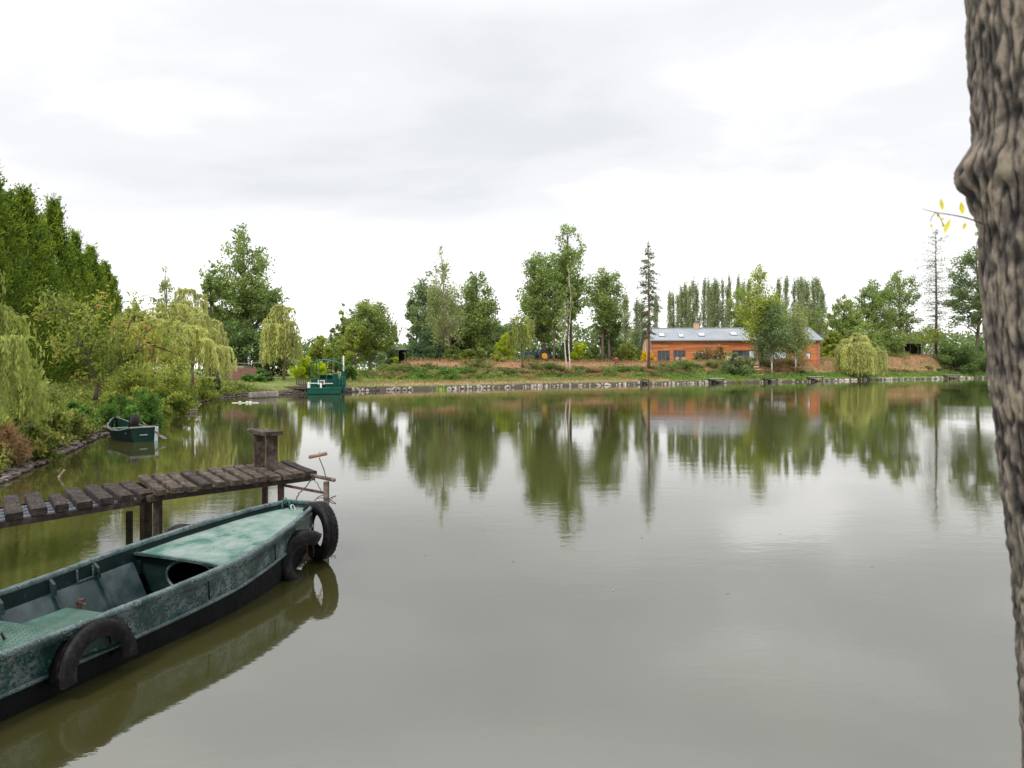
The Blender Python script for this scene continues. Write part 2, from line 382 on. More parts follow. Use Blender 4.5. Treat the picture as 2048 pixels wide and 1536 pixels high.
def make_tree(px, D, top, hw, base_t=.2, prof='oak', mat=None, bark=None, label='', cat='tree', group=None, seed=1, nc=60, cr=None, nl=6000, leaf=.3, asp=.6,
              r0=None, squash=.7, lean=0.0, name='broadleaf_tree', z0=None, limbs=26, tint=(.55,.35), ex=(1,1), off=0.0, up=0.0, trunks=1, part='crown', wob=.02):
    """px, top: pixel column and top row; D: distance; hw: half width in pixels of the photograph"""
    rng = np.random.default_rng(seed); x = (px-1024)/F*D; z = gz(x, D) if z0 is None else z0
    H = (HY-top)/F*D+EYE-z; R = hw/F*D; cr = cr or R*.32; leaf *= LEAFK; nl = int(nl*NLK)
    root = empty(name, (x, D, z-.05), rng.random()*0, label, cat, group)
    cl, p, tc_, g = crown_points(rng, H*base_t, H, R, prof, nc, cr, nl, squash, up, ex=ex)
    ox = off/F*D
    def sh(zv): return (lean*zv+ox*np.clip(zv/H,0,1))
    cl[:,0] += sh(cl[:,2]); p[:,0] += sh(p[:,2])
    s_ = leaf*(.6+.8*rng.random(nl))
    q = leaf_quads(p, s_, s_*asp, rng, direc=g*.6+np.array([0,0,.1]))
    ti = tint[0]+(tc_-.5)*tint[1]*2*.7+rng.normal(size=nl)*.12
    leaf_object(part, q, ti, mat, root)
    tb = MB(); r0 = r0 or H*.016
    for k in range(trunks):
        tp, tr = trunk_mb(rng, H, r0*(1-.2*k), (lean+ox/H+(k*.05 if trunks > 1 else 0)*(-1)**k, 0), wob)
        if k: tp = [q_+Vector((k*r0*4,0,0)) for q_ in tp]
        tb.tube(tp, tr, 7)
        order = rng.permutation(len(cl))[:limbs]
        for i in order:
            c = Vector(cl[i,:3]); hb = max(H*base_t*.75, c.z-.5*(abs(c.x)+abs(c.y))-.6)*.97
            t = min(max(hb/(H*.92), .05), .97); f_ = t*(len(tp)-1); j = min(int(f_), len(tp)-2)
            s0 = tp[j].lerp(tp[j+1], f_-j); mid = s0.lerp(c, .5)+Vector((0,0,.06*H*rng.random()*.6))
            rr = tr[j]*.42; tb.tube([s0, mid, c], [rr, rr*.6, rr*.16], 5, cap=False)
    tb.build('trunk', bark, root, smooth=True)
    return root
def make_willow(px, D, top, hw, mat, bark, label, seed=1, ns=160, nl=55, leaf=.3, lw=.07, group=None, base=.05, name='weeping_willow', z0=None, domef=.7, r0=None, cat='tree', topr=.55, lean=0.0, depth=1.0, lens=(.45,1.0), branch=True, trunkh=.8):
    rng = np.random.default_rng(seed); x = (px-1024)/F*D; z = gz(x, D) if z0 is None else z0
    H = (HY-top)/F*D+EYE-z; R = hw/F*D
    root = empty(name, (x, D, z-.05), 0, label, cat, group)
    P_ = []; U_ = []; T_ = []; tb = MB()
    tp, tr = trunk_mb(rng, H*trunkh, r0 or H*.02, (lean,0), .03); tb.tube(tp, tr, 7)
    nbr = max(10, ns//9); heads = []
    for i in range(nbr):
        an = rng.random()*2*math.pi; q = rng.random()**.6; hh = H*(1-.45*q**2*domef/.7-.28*rng.random()*(1 if i > 2 else 0)); rr = R*q*.85
        heads.append((rr*math.cos(an)+lean*hh, rr*math.sin(an)*depth, hh, rng.random()))
        if branch: s0 = tp[min(len(tp)-1, 3+int(rng.random()*5))]; e_ = Vector(heads[-1][:3]); tb.tube([s0, s0.lerp(e_, .5)+Vector((0,0,H*.06)), e_], [tr[4]*.5, tr[4]*.3, .01], 5, cap=False)
    for s in range(ns):
        hd = heads[s % nbr]; an = math.atan2(hd[1], hd[0])+rng.normal()*.9; out = R*(.12+.22*rng.random())
        L_ = hd[2]*(lens[0]+(lens[1]-lens[0])*rng.random())*(1-base)
        t = np.sort(rng.random(nl)); k = np.minimum(1, t*3.2)
        sx = hd[0]+rng.normal()*R*.06+math.cos(an)*out*np.sin(k*math.pi/2)+math.cos(an)*out*.25*t; sy = hd[1]+rng.normal()*R*.06+math.sin(an)*out*np.sin(k*math.pi/2)+math.sin(an)*out*.25*t
        sz = hd[2]+H*.03*np.sin(np.minimum(t*6, math.pi))-L_*np.maximum(0, t-.12)**1.05
        sway = .03*H*np.sin(t*4+rng.random()*6)*.4
        pp = np.stack([sx+sway, sy, sz], 1)+rng.normal(size=(nl,3))*np.array([.05,.05,.03])*max(.5, leaf*3)
        m_ = pp[:,2] > H*base*.4; pp = pp[m_]; P_.append(pp)
        tg = np.stack([np.gradient(sx), np.gradient(sy), np.gradient(sz)], 1)[m_]; tg /= np.linalg.norm(tg, axis=1, keepdims=True)+1e-9
        U_.append(tg); T_.append(np.full(len(pp), hd[3]*.55+.2+rng.random()*.25))
    P_ = np.concatenate(P_); U_ = np.concatenate(U_); T_ = np.concatenate(T_); n = len(P_)
    s_ = leaf*(.6+.8*rng.random(n))
    q = leaf_quads(P_, s_, s_*lw/leaf, rng, direc=U_*2.2+np.array([0,0,-.6]), spread=.7)
    leaf_object('crown', q, T_+rng.normal(size=n)*.1, mat, root); tb.build('trunk', bark, root, smooth=True)
    return root
def make_shrub(px, D, top, hw, mat, label, seed=1, nl=2500, leaf=.16, asp=.6, group=None, name='shrub', cat='shrub', z0=None, nc=26, prof='dome', base_t=.02, stems=7, bark=None, flowers=None, py=None, squash=.8, at=None, Hm=None, tint=(.5,.35), ex=(1,1)):
    rng = np.random.default_rng(seed)
    if at is not None: x, D = at
    else: x = (px-1024)/F*D
    z = gz(x, D) if z0 is None else z0
    H = Hm if Hm else (HY-top)/F*D+EYE-z
    R = hw/F*D if at is None else hw
    root = empty(name, (x, D, z-.04), 0, label, cat, group)
    cl, p, tc_, g = crown_points(rng, H*base_t, H, R, prof, nc, R*.38, nl, squash, ex=ex)
    s_ = leaf*(.6+.8*rng.random(nl)); q = leaf_quads(p, s_, s_*asp, rng, direc=g*.7+np.array([0,0,.25]))
    leaf_object('foliage', q, tint[0]+(tc_-.5)*tint[1]*1.4+rng.normal(size=nl)*.12, mat, root)
    tb = MB()
    for i in range(stems):
        c = Vector(cl[i,:3]); tb.tube([(c.x*.12, c.y*.12, -.1), (c.x*.5, c.y*.5, c.z*.55), c], [max(.012,H*.012), max(.01,H*.009), .005], 5, cap=False)
    tb.build('stem', bark or BARK, root)
    if flowers:
        fm, nf, fs = flowers; k = rng.choice(len(p), nf); fp = p[k]*np.array([1.05,1.05,1.02])
        leaf_object('blossom', leaf_quads(fp, fs, fs*.9, rng), rng.random(nf), fm, root)
    return root
# ------------------------------------------------------------------ vegetation materials
M_OAK = FM('oak leaves', (.20,.27,.075), .45, 1.6); M_DARK = FM('dark leaves', (.125,.19,.055), .4, 1.7); M_MID = FM('green leaves', (.21,.28,.07), .5, 1.6); M_DUSK = FM('dusky leaves', (.165,.225,.09), .42, 1.6)
M_YEL = FM('yellow green leaves', (.29,.34,.06), .35, 1.6); M_WILL = FM('willow leaves', (.42,.44,.15), .5, 1.5); M_WILLD = FM('willow leaves green', (.29,.33,.085), .5, 1.6)
M_THUJA = FM('thuja sprays', (.13,.22,.022), .22, 1.9, .4); M_LIME = FM('lime leaves', (.46,.55,.03)); M_POP = FM('poplar leaves', (.29,.35,.18)); M_BIRCH = FM('birch leaves', (.27,.315,.12))
M_CON = FM('conifer needles', (.09,.145,.06)); M_SPR = FM('spruce needles', (.14,.20,.10)); M_AUT = FM('turning leaves', (.27,.33,.06), .55, 1.4, .15, accent=(.55,.20,.08))
M_WEED = FM('bank weeds', (.19,.24,.045), .3, 1.7, .25, accent=(.50,.27,.20), trans=.3); M_STRAW = FM('straw grass', (.36,.24,.12), .5, 1.5, .1); M_GRASS = FM('grass blades', (.20,.29,.05), .5, 1.5)
M_IRIS = FM('iris blades', (.28,.40,.04)); M_BRAM = FM('bramble leaves', (.15,.19,.06), .5, 1.9, .3); M_HEDGE = FM('hedge leaves', (.13,.25,.045), .4, 1.8)
M_WHITEF = FM('white petals', (.8,.78,.72), .8, 1.1); M_YELF = FM('yellow petals', (.75,.50,.02), .8, 1.2); M_PINKF = FM('pink seed heads', (.42,.25,.20), .7, 1.3); M_REDF = FM('red petals', (.45,.04,.06), .6, 1.4)
BARK = simple('bark', [(.3,(.045,.032,.024)),(.7,(.16,.12,.09))], 6, .9, .6, .03, (3,3,.6)); BARKL = simple('pale bark', [(.3,(.16,.12,.10)),(.7,(.34,.27,.22))], 5, .9, .4, .03, (3,3,.6))
BARKW = simple('birch bark', [(.35,(.10,.085,.075)),(.5,(.62,.57,.50)),(.8,(.75,.70,.62))], 4, .8, .2, .02, (1,1,2.2)); BARKR = simple('reddish bark', [(.3,(.12,.06,.04)),(.7,(.28,.15,.10))], 5, .9, .4, .03, (3,3,.6))

# ------------------------------------------------------------------ thuja hedge along the left bank
def thuja(seed, H=9.5, R=1.6, nl=21000):
    rng = np.random.default_rng(seed); root = empty('thuja_tree', (0,0,0))
    pts = []; tin = []; gs = []
    ncl = 420
    t = rng.random(ncl)**.85; an = rng.random(ncl)*2*math.pi; rr = R*np.interp(t, [0,.2,.45,.7,.88,1], [1.08,.96,.70,.38,.15,.02])*(.72+.42*rng.random(ncl))
    cl = np.stack([rr*np.cos(an), rr*np.sin(an), .1+t*H*.985], 1); tcl = rng.random(ncl)
    idx = rng.integers(0, ncl, nl); g = rng.normal(size=(nl,3))
    p = cl[idx]+g*np.array([.15,.15,.38])*(.5+.6*(1-t[idx])[:,None])
    rad = cl[idx]*np.array([1,1,0]); rad /= np.linalg.norm(rad, axis=1, keepdims=True)+1e-6
    p += rad*(np.maximum(0, g[:,2:3])*.12)
    q = leaf_quads(p, (.155*(.6+.8*rng.random(nl))), .065, rng, direc=rad*.8+np.array([0,0,1.1]), spread=.6)
    leaf_object('crown', q, .45+(tcl[idx]-.5)*.6+rng.normal(size=nl)*.13+np.clip(g[:,2]*.07,-.1,.15), M_THUJA, root)
    tb = MB(); tb.tube([(0,0,-.2),(0,0,H*.5),(0,0,H*.96)], [.16,.09,.01], 7)
    for i in range(24):
        c = Vector(cl[i]); tb.tube([(0,0,max(.1,c.z-.9)), c], [.03,.006], 4, cap=False)
    tb.build('trunk', BARK, root); return root
TH = [thuja(s) for s in (11,12,13)]
row = [(-80,22,350),(-40,23.6,352),(-4,25,345),(32,26.4,340),(64,28,382),(94,29.8,402),(122,31.6,425),(147,33.6,428),(168,35.8,475),(186,38,488),(201,40.6,494),(214,43.5,515),(226,46.5,520),(238,50,538),(250,55,552)]
for i, (px, D, top) in enumerate(row):
    x = (px-1024)/F*D-1.0; z = gz(x, D); H = (HY-top)/F*D+EYE-z; s = H/9.4
    lab = 'tall dark green thuja in the close hedge rising along the left bank'
    r = TH[i % 3] if i < 3 else dup(TH[i % 3])
    r.location = (x, D, z-.05); r.rotation_euler = (0,0,i*1.7); r.scale = (min(s,1.1)*(.95+.1*(i%3)), min(s,1.1)*(.95+.1*(i%3)), s*(1+.07*math.sin(i*2.9+.6)))
    tag(r, lab, 'thuja', 'thujas in the tall hedge on the left bank')

# ------------------------------------------------------------------ left bank trees
make_willow(-52, 13.2, 530, 122, M_WILLD, BARK, 'weeping willow with long drooping branches at the left edge of the photo', 21, 210, 62, .13, .03, base=.12, domef=.9, trunkh=.7, z0=.5, r0=.12, lens=(.5,1.0))
# small turning tree leaning over the bank
def sumac():
    rng = np.random.default_rng(31); D = 21.5; x = (193-1024)/F*D; z = gz(x, D)
    root = empty('small_deciduous_tree', (x, D, z-.05), 0, 'small crooked tree with sparse leaves turning yellow and orange above the moored rowing boat', 'tree')
    k = D/F
    def q(px, py, dy=0): return Vector(((px-193)*k, dy, EYE-(py-HY)*k-z+.05))
    tb = MB(); base = [q(191,800), q(194,780), q(197,763)]; tb.tube(base, [.075,.065,.055], 7)
    limbs = [[q(197,763), q(190,742,-.2), q(191,715,-.4), q(182,690,-.5), q(170,665,-.4), q(150,640,-.3), q(128,606,-.2), q(105,598,-.1)],
             [q(197,763), q(212,745,.2), q(224,730,.3), q(250,718,.3), q(272,700,.1), q(295,685,0), q(325,672,-.2), q(360,668,-.3)],
             [q(191,715,-.4), q(205,690,-.5), q(206,660,-.6), q(203,630,-.5), q(215,600,-.4)], [q(224,730,.3), q(232,700,.5), q(228,670,.6), q(240,640,.6), q(255,615,.5)],
             [q(272,700,.1), q(268,680,.3), q(285,655,.5), q(290,640,.4)], [q(250,718,.3), q(270,735,0), q(300,740,-.3), q(325,745,-.4)], [q(182,690,-.5), q(165,700,-.8), q(150,705,-.9)],
             [q(128,606,-.2), q(122,625,-.5), q(100,640,-.6)], [q(295,685,0), q(320,700,.4), q(345,712,.6)]]
    P_ = []; 
    for l in limbs:
        tb.tube(l, list(np.linspace(.04,.008,len(l))), 6, cap=False)
        for i in range(1, len(l)):
            a, b = l[i-1], l[i]
            for j in range(7):
                c = a.lerp(b, rng.random()); d = Vector(rng.normal(size=3)); d.z = d.z*.5+.15; d = d.normalized()*(.2+.55*rng.random())
                tb.tube([c, c+d], [.008,.003], 4, cap=False)
                for m_ in range(15 if l is not limbs[0] or i > 3 else 3): P_.append(np.array(c+d*(.4+.8*rng.random()))+rng.normal(size=3)*.10)
    P_ = np.array(P_); n = len(P_)
    leaf_object('crown', leaf_quads(P_, .17*(.6+.7*rng.random(n)), .055, rng, direc=np.array([0,0,-.8])), .52+.22*np.sin(P_[:,0]*2.1+P_[:,2]*1.7)+rng.normal(size=n)*.2, M_AUT, root)
    tb.build('trunk', BARK, root, smooth=True)
sumac()
make_willow(330, 33, 605, 100, M_WILL, BARK, 'broad pale weeping willow in front of the thuja hedge', 22, 300, 58, .24, .055, base=.1, domef=.5, lens=(.4,.8), z0=.9)
make_willow(385, 39, 578, 58, M_WILL, BARKR, 'slender pale weeping willow with a reddish trunk near the floating pallet', 23, 240, 55, .26, .06, base=.06, domef=.6, lens=(.45,.95), z0=.9)
make_tree(330, 37, 520, 34, .5, 'birch', M_BIRCH, BARKL, 'thin wispy treetop showing above the pale willows', 'tree', seed=24, nc=20, nl=900, leaf=.16, r0=.09, wob=.03)
make_tree(268, 32, 606, 36, .15, 'dome', M_YEL, BARK, 'yellow-green bushy tree between the turning tree and the hedge', 'tree', seed=25, nc=60, nl=9000, leaf=.17)
make_tree(262, 25, 700, 44, .1, 'dome', M_YEL, BARKR, 'low round tree with yellow-green leaves beside the green bank shrubs', 'tree', seed=26, nc=50, nl=6500, leaf=.13, asp=.4)
make_tree(30, 19.5, 735, 70, .0, 'dome', M_WILLD, BARK, 'leafy bush growing under the willow at the left edge', 'bush', seed=27, nc=50, nl=6500, leaf=.12, name='bush')
make_tree(332, 29.5, 700, 52, .0, 'dome', M_YEL, BARK, 'yellow-green waterside bush below the broad willow', 'bush', seed=28, nc=50, nl=6000, leaf=.13, name='bush')
for i, (px, D, top, hw, lab) in enumerate([(240,22.0,790,38,'glossy green shrub directly behind the moored rowing boat'),(285,23.5,775,36,'green shrub at the water edge right of the moored rowing boat'),
    (340,30,772,34,'green shrub on the bank left of the floating pallet'),(372,36.5,778,18,'small green shrub right above the floating pallet'),(158,20.6,800,30,'leafy shrub left of the moored rowing boat')]):
    make_shrub(px, D, top, hw, M_HEDGE, lab, 40+i, 3200, .10, .65)

# ------------------------------------------------------------------ far corner, left
make_tree(488, 70, 445, 78, .28, 'spire', M_OAK, BARK, 'tallest broad tree on the left with an open crown high above the shed', 'tree', seed=51, nc=105, cr=1.25, nl=15000, leaf=.34, r0=.42, limbs=60, off=0, name='oak_tree')
make_tree(420, 66, 520, 24, .45, 'tall', M_OAK, BARK, 'thin tree reaching out left of the tallest left tree', 'tree', seed=52, nc=26, nl=2200, leaf=.3, r0=.13, name='oak_tree')
make_tree(480, 64, 640, 68, .02, 'dome', M_DARK, BARK, 'dark dense tree filling the gap behind the small shed', 'tree', seed=53, nc=70, nl=12000, leaf=.32)
make_tree(545, 66, 625, 42, .05, 'egg', M_DARK, BARK, 'dark leafy tree behind the left end of the weeping willow by the barge', 'tree', seed=54, nc=40, nl=6000, leaf=.32)
make_willow(568, 58, 612, 44, M_WILL, BARKR, 'weeping willow with a slim brown trunk on the lawn left of the green barge', 55, 190, 46, .34, .085, base=.12, domef=.45, lens=(.4,.88), z0=gz(-19.4,58))
make_shrub(508, 53.5, 748, 19, M_HEDGE, 'round bright green shrub on the lawn right of the shed', 56, 2600, .15)
make_shrub(532, 56, 738, 12, M_DARK, 'narrow dark shrub between the round shrub and the willow trunk', 57, 1500, .16)
make_tree(434, 46, 735, 11, .0, 'cone', M_CON, BARK, 'small dark conifer left of the shed', 'conifer', seed=58, nc=26, nl=1600, leaf=.14, name='conifer', r0=.05)
for i, (px, D, top, hw) in enumerate([(395,43,770,20),(417,45.5,768,14),(450,48,775,15),(475,50,778,14),(410,42,752,26)]):
    make_shrub(px, D, top, hw, M_HEDGE if i % 2 else M_YEL, ['bushy shrub on the stony corner of the bank','small shrub behind the pale boulder','low shrub left below the shed','low tuft shrub right below the shed','loose green shrub behind the corner of the bank'][i], 60+i, 1800, .13)
make_shrub(606, 62, 712, 24, M_LIME, 'bright lime yellow shrub behind the green barge', 66, 3200, .2)
make_shrub(636, 63, 722, 18, M_LIME, 'lower lime yellow shrub seen through the barge posts', 67, 2000, .2)
make_shrub(700, 62, 720, 15, M_HEDGE, 'rounded dark green shrub right of the barge mast', 68, 2200, .2)
make_tree(658, 66, 716, 12, 0, 'dome', M_AUT, BARK, 'small reddish bush seen under the barge roof', 'bush', seed=69, nc=20, nl=1200, leaf=.2, name='bush')
make_tree(688, 84, 603, 26, .12, 'birch', M_MID, BARK, 'pale pointed tree behind the left side of the round green tree', 'tree', seed=70, nc=46, nl=6000, leaf=.34)
make_tree(740, 73, 600, 50, .22, 'round', M_MID, BARKL, 'round green tree with a bare trunk right of the barge', 'tree', seed=71, nc=75, cr=1.0, nl=12000, leaf=.3, r0=.2, limbs=40)
make_tree(712, 71, 645, 30, .2, 'round', M_YEL, BARKL, 'yellow-green tree behind the barge mast', 'tree', seed=72, nc=36, nl=4500, leaf=.28)
make_tree(778, 82, 640, 20, .1, 'dome', M_DUSK, BARK, 'dusky tree at the right shoulder of the round green tree', 'tree', seed=73, nc=30, nl=3200, leaf=.3)
make_tree(642, 88, 668, 26, .0, 'dome', M_YEL, BARK, 'low pale tree above the lime yellow shrub', 'tree', seed=74, nc=36, nl=4200, leaf=.34)
make_tree(626, 95, 672, 9, .1, 'cone', M_CON, BARK, 'small blue-green conifer top behind the willow by the barge', 'conifer', seed=75, nc=20, nl=900, leaf=.3, name='conifer')
make_tree(672, 90, 652, 22, .0, 'dome', M_BIRCH, BARK, 'low yellowish tree left below the pale pointed tree', 'tree', seed=76, nc=30, nl=3600, leaf=.34)
make_tree(791, 78, 708, 9, 0, 'egg', M_LIME, BARK, 'small bright young tree in front of the dark open barn', 'tree', seed=77, nc=16, nl=700, leaf=.2, name='young_tree', r0=.04)

# ------------------------------------------------------------------ middle group
make_tree(862, 92, 545, 44, .18, 'egg', M_DUSK, BARK, 'dusky oak left of the wispy birch', 'tree', seed=81, nc=60, cr=1.2, nl=9000, leaf=.38, limbs=36, off=-6, name='oak_tree', up=.1)
make_tree(832, 93, 590, 24, .3, 'round', M_DUSK, BARK, 'outlying leafy limb tree at the far left of the middle group', 'tree', seed=82, nc=24, nl=2600, leaf=.36)
make_tree(900, 80, 490, 40, .16, 'birch', M_BIRCH, BARKL, 'tall wispy silver birch with a thin pale top in the middle group', 'tree', seed=83, nc=95, cr=.8, nl=7000, leaf=.27, r0=.17, off=-20, limbs=60, name='birch_tree', squash=1.4)
make_tree(952, 94, 530, 38, .15, 'egg', M_OAK, BARK, 'full green oak right of the wispy birch', 'tree', seed=84, nc=70, cr=1.3, nl=11000, leaf=.38, r0=.3, name='oak_tree')
make_tree(925, 96, 600, 40, .05, 'dome', M_DARK, BARK, 'dark oak base crown between the birch and the full green oak', 'tree', seed=85, nc=50, nl=6500, leaf=.4)
make_tree(858, 83, 652, 46, .0, 'cone', M_CON, BARK, 'wide dark conifer mass under the dusky oak', 'conifer', seed=86, nc=80, nl=11000, leaf=.3, name='conifer', squash=.5)
make_tree(990, 105, 640, 34, .0, 'dome', M_DUSK, BARK, 'dark tree behind the lime bush in the middle of the far bank', 'tree', seed=87, nc=40, nl=5000, leaf=.42)
make_tree(1020, 120, 636, 40, .0, 'dome', M_DUSK, BARK, 'distant rounded trees behind the weeping birch', 'tree', seed=88, nc=40, nl=4500, leaf=.45)
make_tree(1010, 88, 660, 22, .0, 'round', M_LIME, BARK, 'lime green bush left of the small weeping birch', 'bush', seed=89, nc=30, nl=2600, leaf=.28, name='bush', tint=(.3,.3))
make_willow(1045, 82, 622, 27, M_WILLD, BARK, 'small weeping birch with drooping twigs at the brow of the far bank', 90, 90, 36, .3, .09, base=.12, domef=.45, lens=(.4,.8), name='weeping_birch', lean=-.02)
for i, (px, D, top, hw, mt, lab) in enumerate([(905,80,690,14,M_MID,'young birch shrub beside the wispy birch trunk'),(935,84,700,18,M_YEL,'pale green bush right of the birch trunk'),(962,82,690,12,M_MID,'narrow green bush on the far bank brow'),
        (995,84,705,14,M_YEL,'light green bush left below the lime bush'),(822,84,712,14,M_DUSK,'dark low bush in front of the wide conifer'),(1160,98,678,16,M_LIME,'lime yellow small tree right of the tall oak trunk'),
        (1188,98,690,20,M_MID,'light green bush right of the lime small tree'),(1240,100,686,20,M_YEL,'pale bush left of the house gable'),(1258,102,676,17,M_AUT,'reddish tan bush beside the house gable'),(1105,100,690,28,M_DARK,'dark undergrowth bush behind the tractor'),
        (1062,104,690,24,M_DUSK,'dusky bush behind the weeping birch'),(1215,105,668,20,M_DUSK,'dusky undergrowth behind the slender oak pair'),(1272,104,700,10,M_HEDGE,'small green bush at the foot of the gable'),(1135,106,680,22,M_DARK,'dark bush between the birch stems')]):
    make_shrub(px, D, top, hw, mt, lab, 100+i, 2400, .26, group=None)

make_shrub(1056, 89.5, 711, 13, M_MID, 'small leafy bush in front of the tractor bonnet', 117, 1500, .2)
for i, (px, D, top, hw, fl) in enumerate([(36,15.2,812,40,1),(98,16.6,806,36,1),(150,18.0,815,28,0),(12,13.2,845,36,0),(78,14.6,850,30,1)]):
    make_shrub(px, D, top, hw, M_WEED if i != 3 else M_STRAW, ['loose weed clump with pink seed heads below the edge willow','tall weed clump with pink seed heads left of the rowing boat','green weed clump close behind the rubble left of the rowing boat','dry straw coloured reed clump at the left edge of the bank','low weed clump with pinkish heads above the rubble'][i], 430+i, 2600, .10 if i != 3 else .30, .45 if i != 3 else .07, name='weed_clump', cat='weed clump', flowers=(M_PINKF, 60, .09) if fl else None, squash=1.1)
# ------------------------------------------------------------------ tall trees right of the middle
make_tree(1090, 96, 500, 46, .2, 'tall', M_OAK, BARK, 'broad leafy oak directly left of the tallest tree', 'tree', seed=121, nc=85, cr=1.45, nl=12000, leaf=.4, r0=.35, limbs=50, off=-12, name='oak_tree')
make_tree(1140, 100, 443, 47, .3, 'tall', M_OAK, BARK, 'tallest tree of the far bank with an airy oak crown', 'tree', seed=122, nc=95, cr=1.3, nl=10500, leaf=.4, r0=.42, limbs=60, off=-4, name='oak_tree')
make_tree(1108, 92, 560, 24, .3, 'round', M_OAK, BARK, 'thin oak standing in front of the broad leafy oak', 'tree', seed=123, nc=24, nl=2600, leaf=.36, name='oak_tree')
make_tree(1205, 97, 530, 42, .3, 'tall', M_OAK, BARK, 'slender oak pair right of the tallest tree', 'tree', seed=124, nc=60, cr=1.2, nl=6500, leaf=.38, r0=.26, limbs=50, off=8, trunks=2, name='oak_tree')
make_tree(1218, 99, 590, 30, .15, 'egg', M_DARK, BARK, 'dark leafy tree within the slender oak pair', 'tree', seed=125, nc=30, nl=4200, leaf=.36)
for px, top, lab in ((1141, 520, 'white birch stem standing on the slope in front of the tallest tree'), (1133, 590, 'thinner leaning white birch stem left of the taller one')):
    make_tree(px, 85.5, top, 14, .55, 'birch', M_BIRCH, BARKW, lab, 'birch', seed=px, nc=22, nl=800, leaf=.22, r0=.09, name='birch_tree', limbs=22, wob=.03, off=-4)
def conifer(px, D, top, hw, mat, bark, label, seed, bare=.35, lay=24, dens=1.0, droop=.25, leaf=.3, prof=((0,.7),(.3,1),(.6,.75),(.8,.55),(1,.05)), r0=.2, per=6):
    rng = np.random.default_rng(seed); x = (px-1024)/F*D; z = gz(x, D); H = (HY-top)/F*D+EYE-z; R = hw/F*D
    root = empty('spruce_tree', (x, D, z-.05), 0, label, 'spruce'); tb = MB(); tb.tube([(0,0,-.2),(.1,0,H*.4),(0,.05,H*.75),(0,0,H)], [r0,r0*.75,r0*.4,.02], 7)
    P_ = []; U_ = []; T_ = []
    for i in range(lay):
        t0_ = bare+(1-bare)*(i+.5*rng.random())/lay; tt = 0
        for j in range(per):
            t = min(.995, t0_+(rng.random()-.5)*.05); tt = (t-bare)/(1-bare); r = R*np.interp(tt, [p[0] for p in prof], [p[1] for p in prof])
            an = rng.random()*2*math.pi; ln = r*(.5+.6*rng.random()); d = np.array([math.cos(an), math.sin(an), 0])
            s0 = np.array([0,0,H*t]); e_ = s0+d*ln+np.array([0,0,-droop*ln+.12*ln*tt*4*(tt > .7)]); mid = (s0+e_)/2+np.array([0,0,ln*.08])
            tb.tube([s0, mid, e_], [.045*(1.3-tt), .03*(1.2-tt), .008], 4, cap=False)
            n = int(dens*ln/R*60)
            if n < 1: continue
            q = .2+.85*rng.random(n); pp = s0+(e_-s0)*q[:,None]+rng.normal(size=(n,3))*np.array([.22,.22,.13])*(ln*.28+.25)+np.array([0,0,-.1])
            P_.append(pp); U_.append(np.tile(d+np.array([0,0,-.3]), (n,1))); T_.append(np.full(n, rng.random()*.5+.25))
    P_ = np.concatenate(P_); n = len(P_)
    leaf_object('crown', leaf_quads(P_, leaf*(.6+.7*rng.random(n)), leaf*.35, rng, direc=np.concatenate(U_), spread=.7), np.concatenate(T_)+rng.normal(size=n)*.1, mat, root)
    tb.build('trunk', bark, root, smooth=True)
conifer(1297, 93, 480, 28, M_SPR, BARKR, 'tall narrow spruce with a bare red-brown trunk in front of the house gable', 131, .28, 30, .55, .25, .34, ((0,.55),(.2,.8),(.35,1),(.6,.7),(.75,1),(.8,.55),(1,.06)), .2, 6)
conifer(1872, 143, 455, 42, M_SPR, BARK, 'nearly bare tall spruce with thin branches at the right end', 132, .22, 30, .30, -.02, .36, ((0,.5),(.3,1),(.6,.95),(.85,.7),(1,.1)), .3, 8)

# ------------------------------------------------------------------ poplar row behind the house
def poplar(seed, nl=3600):
    rng = np.random.default_rng(seed); root = empty('poplar_tree', (0,0,0)); H = 22; P_ = []; T_ = []; tb = MB()
    tb.tube([(0,0,-.2),(0,0,H*.5),(0,0,H*.97)], [.3,.17,.02], 7)
    for i in range(70):
        t = .10+.85*rng.random(); an = rng.random()*2*math.pi; r = 1.75*np.interp(t, [0,.15,.4,.75,.95,1], [.5,.9,1,.75,.3,.1])*(.35+.65*rng.random()); ln = 1.6+1.6*rng.random()
        s0 = np.array([0,0,H*t-ln*.5]); e_ = np.array([r*math.cos(an), r*math.sin(an), min(H, H*t+ln*.6)]); tb.tube([s0, (s0*.4+e_*.6)+np.array([e_[0]*.25,e_[1]*.25,-.2]), e_], [.05,.03,.008], 4, cap=False)
        n = nl//70; q = rng.random(n)**.8; P_.append(s0+(e_-s0)*q[:,None]*1.05+rng.normal(size=(n,3))*np.array([.24,.24,.45])); T_.append(np.full(n, .2+.6*rng.random()))
    P_ = np.concatenate(P_); n = len(P_)
    leaf_object('crown', leaf_quads(P_, .42*(.6+.7*rng.random(n)), .24, rng, direc=np.array([0,0,.8])), np.concatenate(T_)+rng.normal(size=n)*.1, M_POP, root); tb.build('trunk', BARKL, root, smooth=True); return root
POPS = [poplar(s) for s in (141,142,143,144)]
plist = [(1232,588),(1252,592),(1272,596),(1285,606),(1314,590),(1340,585),(1350,582),(1357,590),(1363,572),(1375,570),(1387,558),(1381,574),(1397,566),(1406,560),(1415,557),(1421,570),(1426,556),(1437,565),(1445,556),(1451,574),(1457,550),(1472,555),(1484,562),(1500,560),(1555,554),(1569,556),(1586,558),(1594,556),(1605,553),(1616,562),(1627,557),(1636,555),(1643,575)]
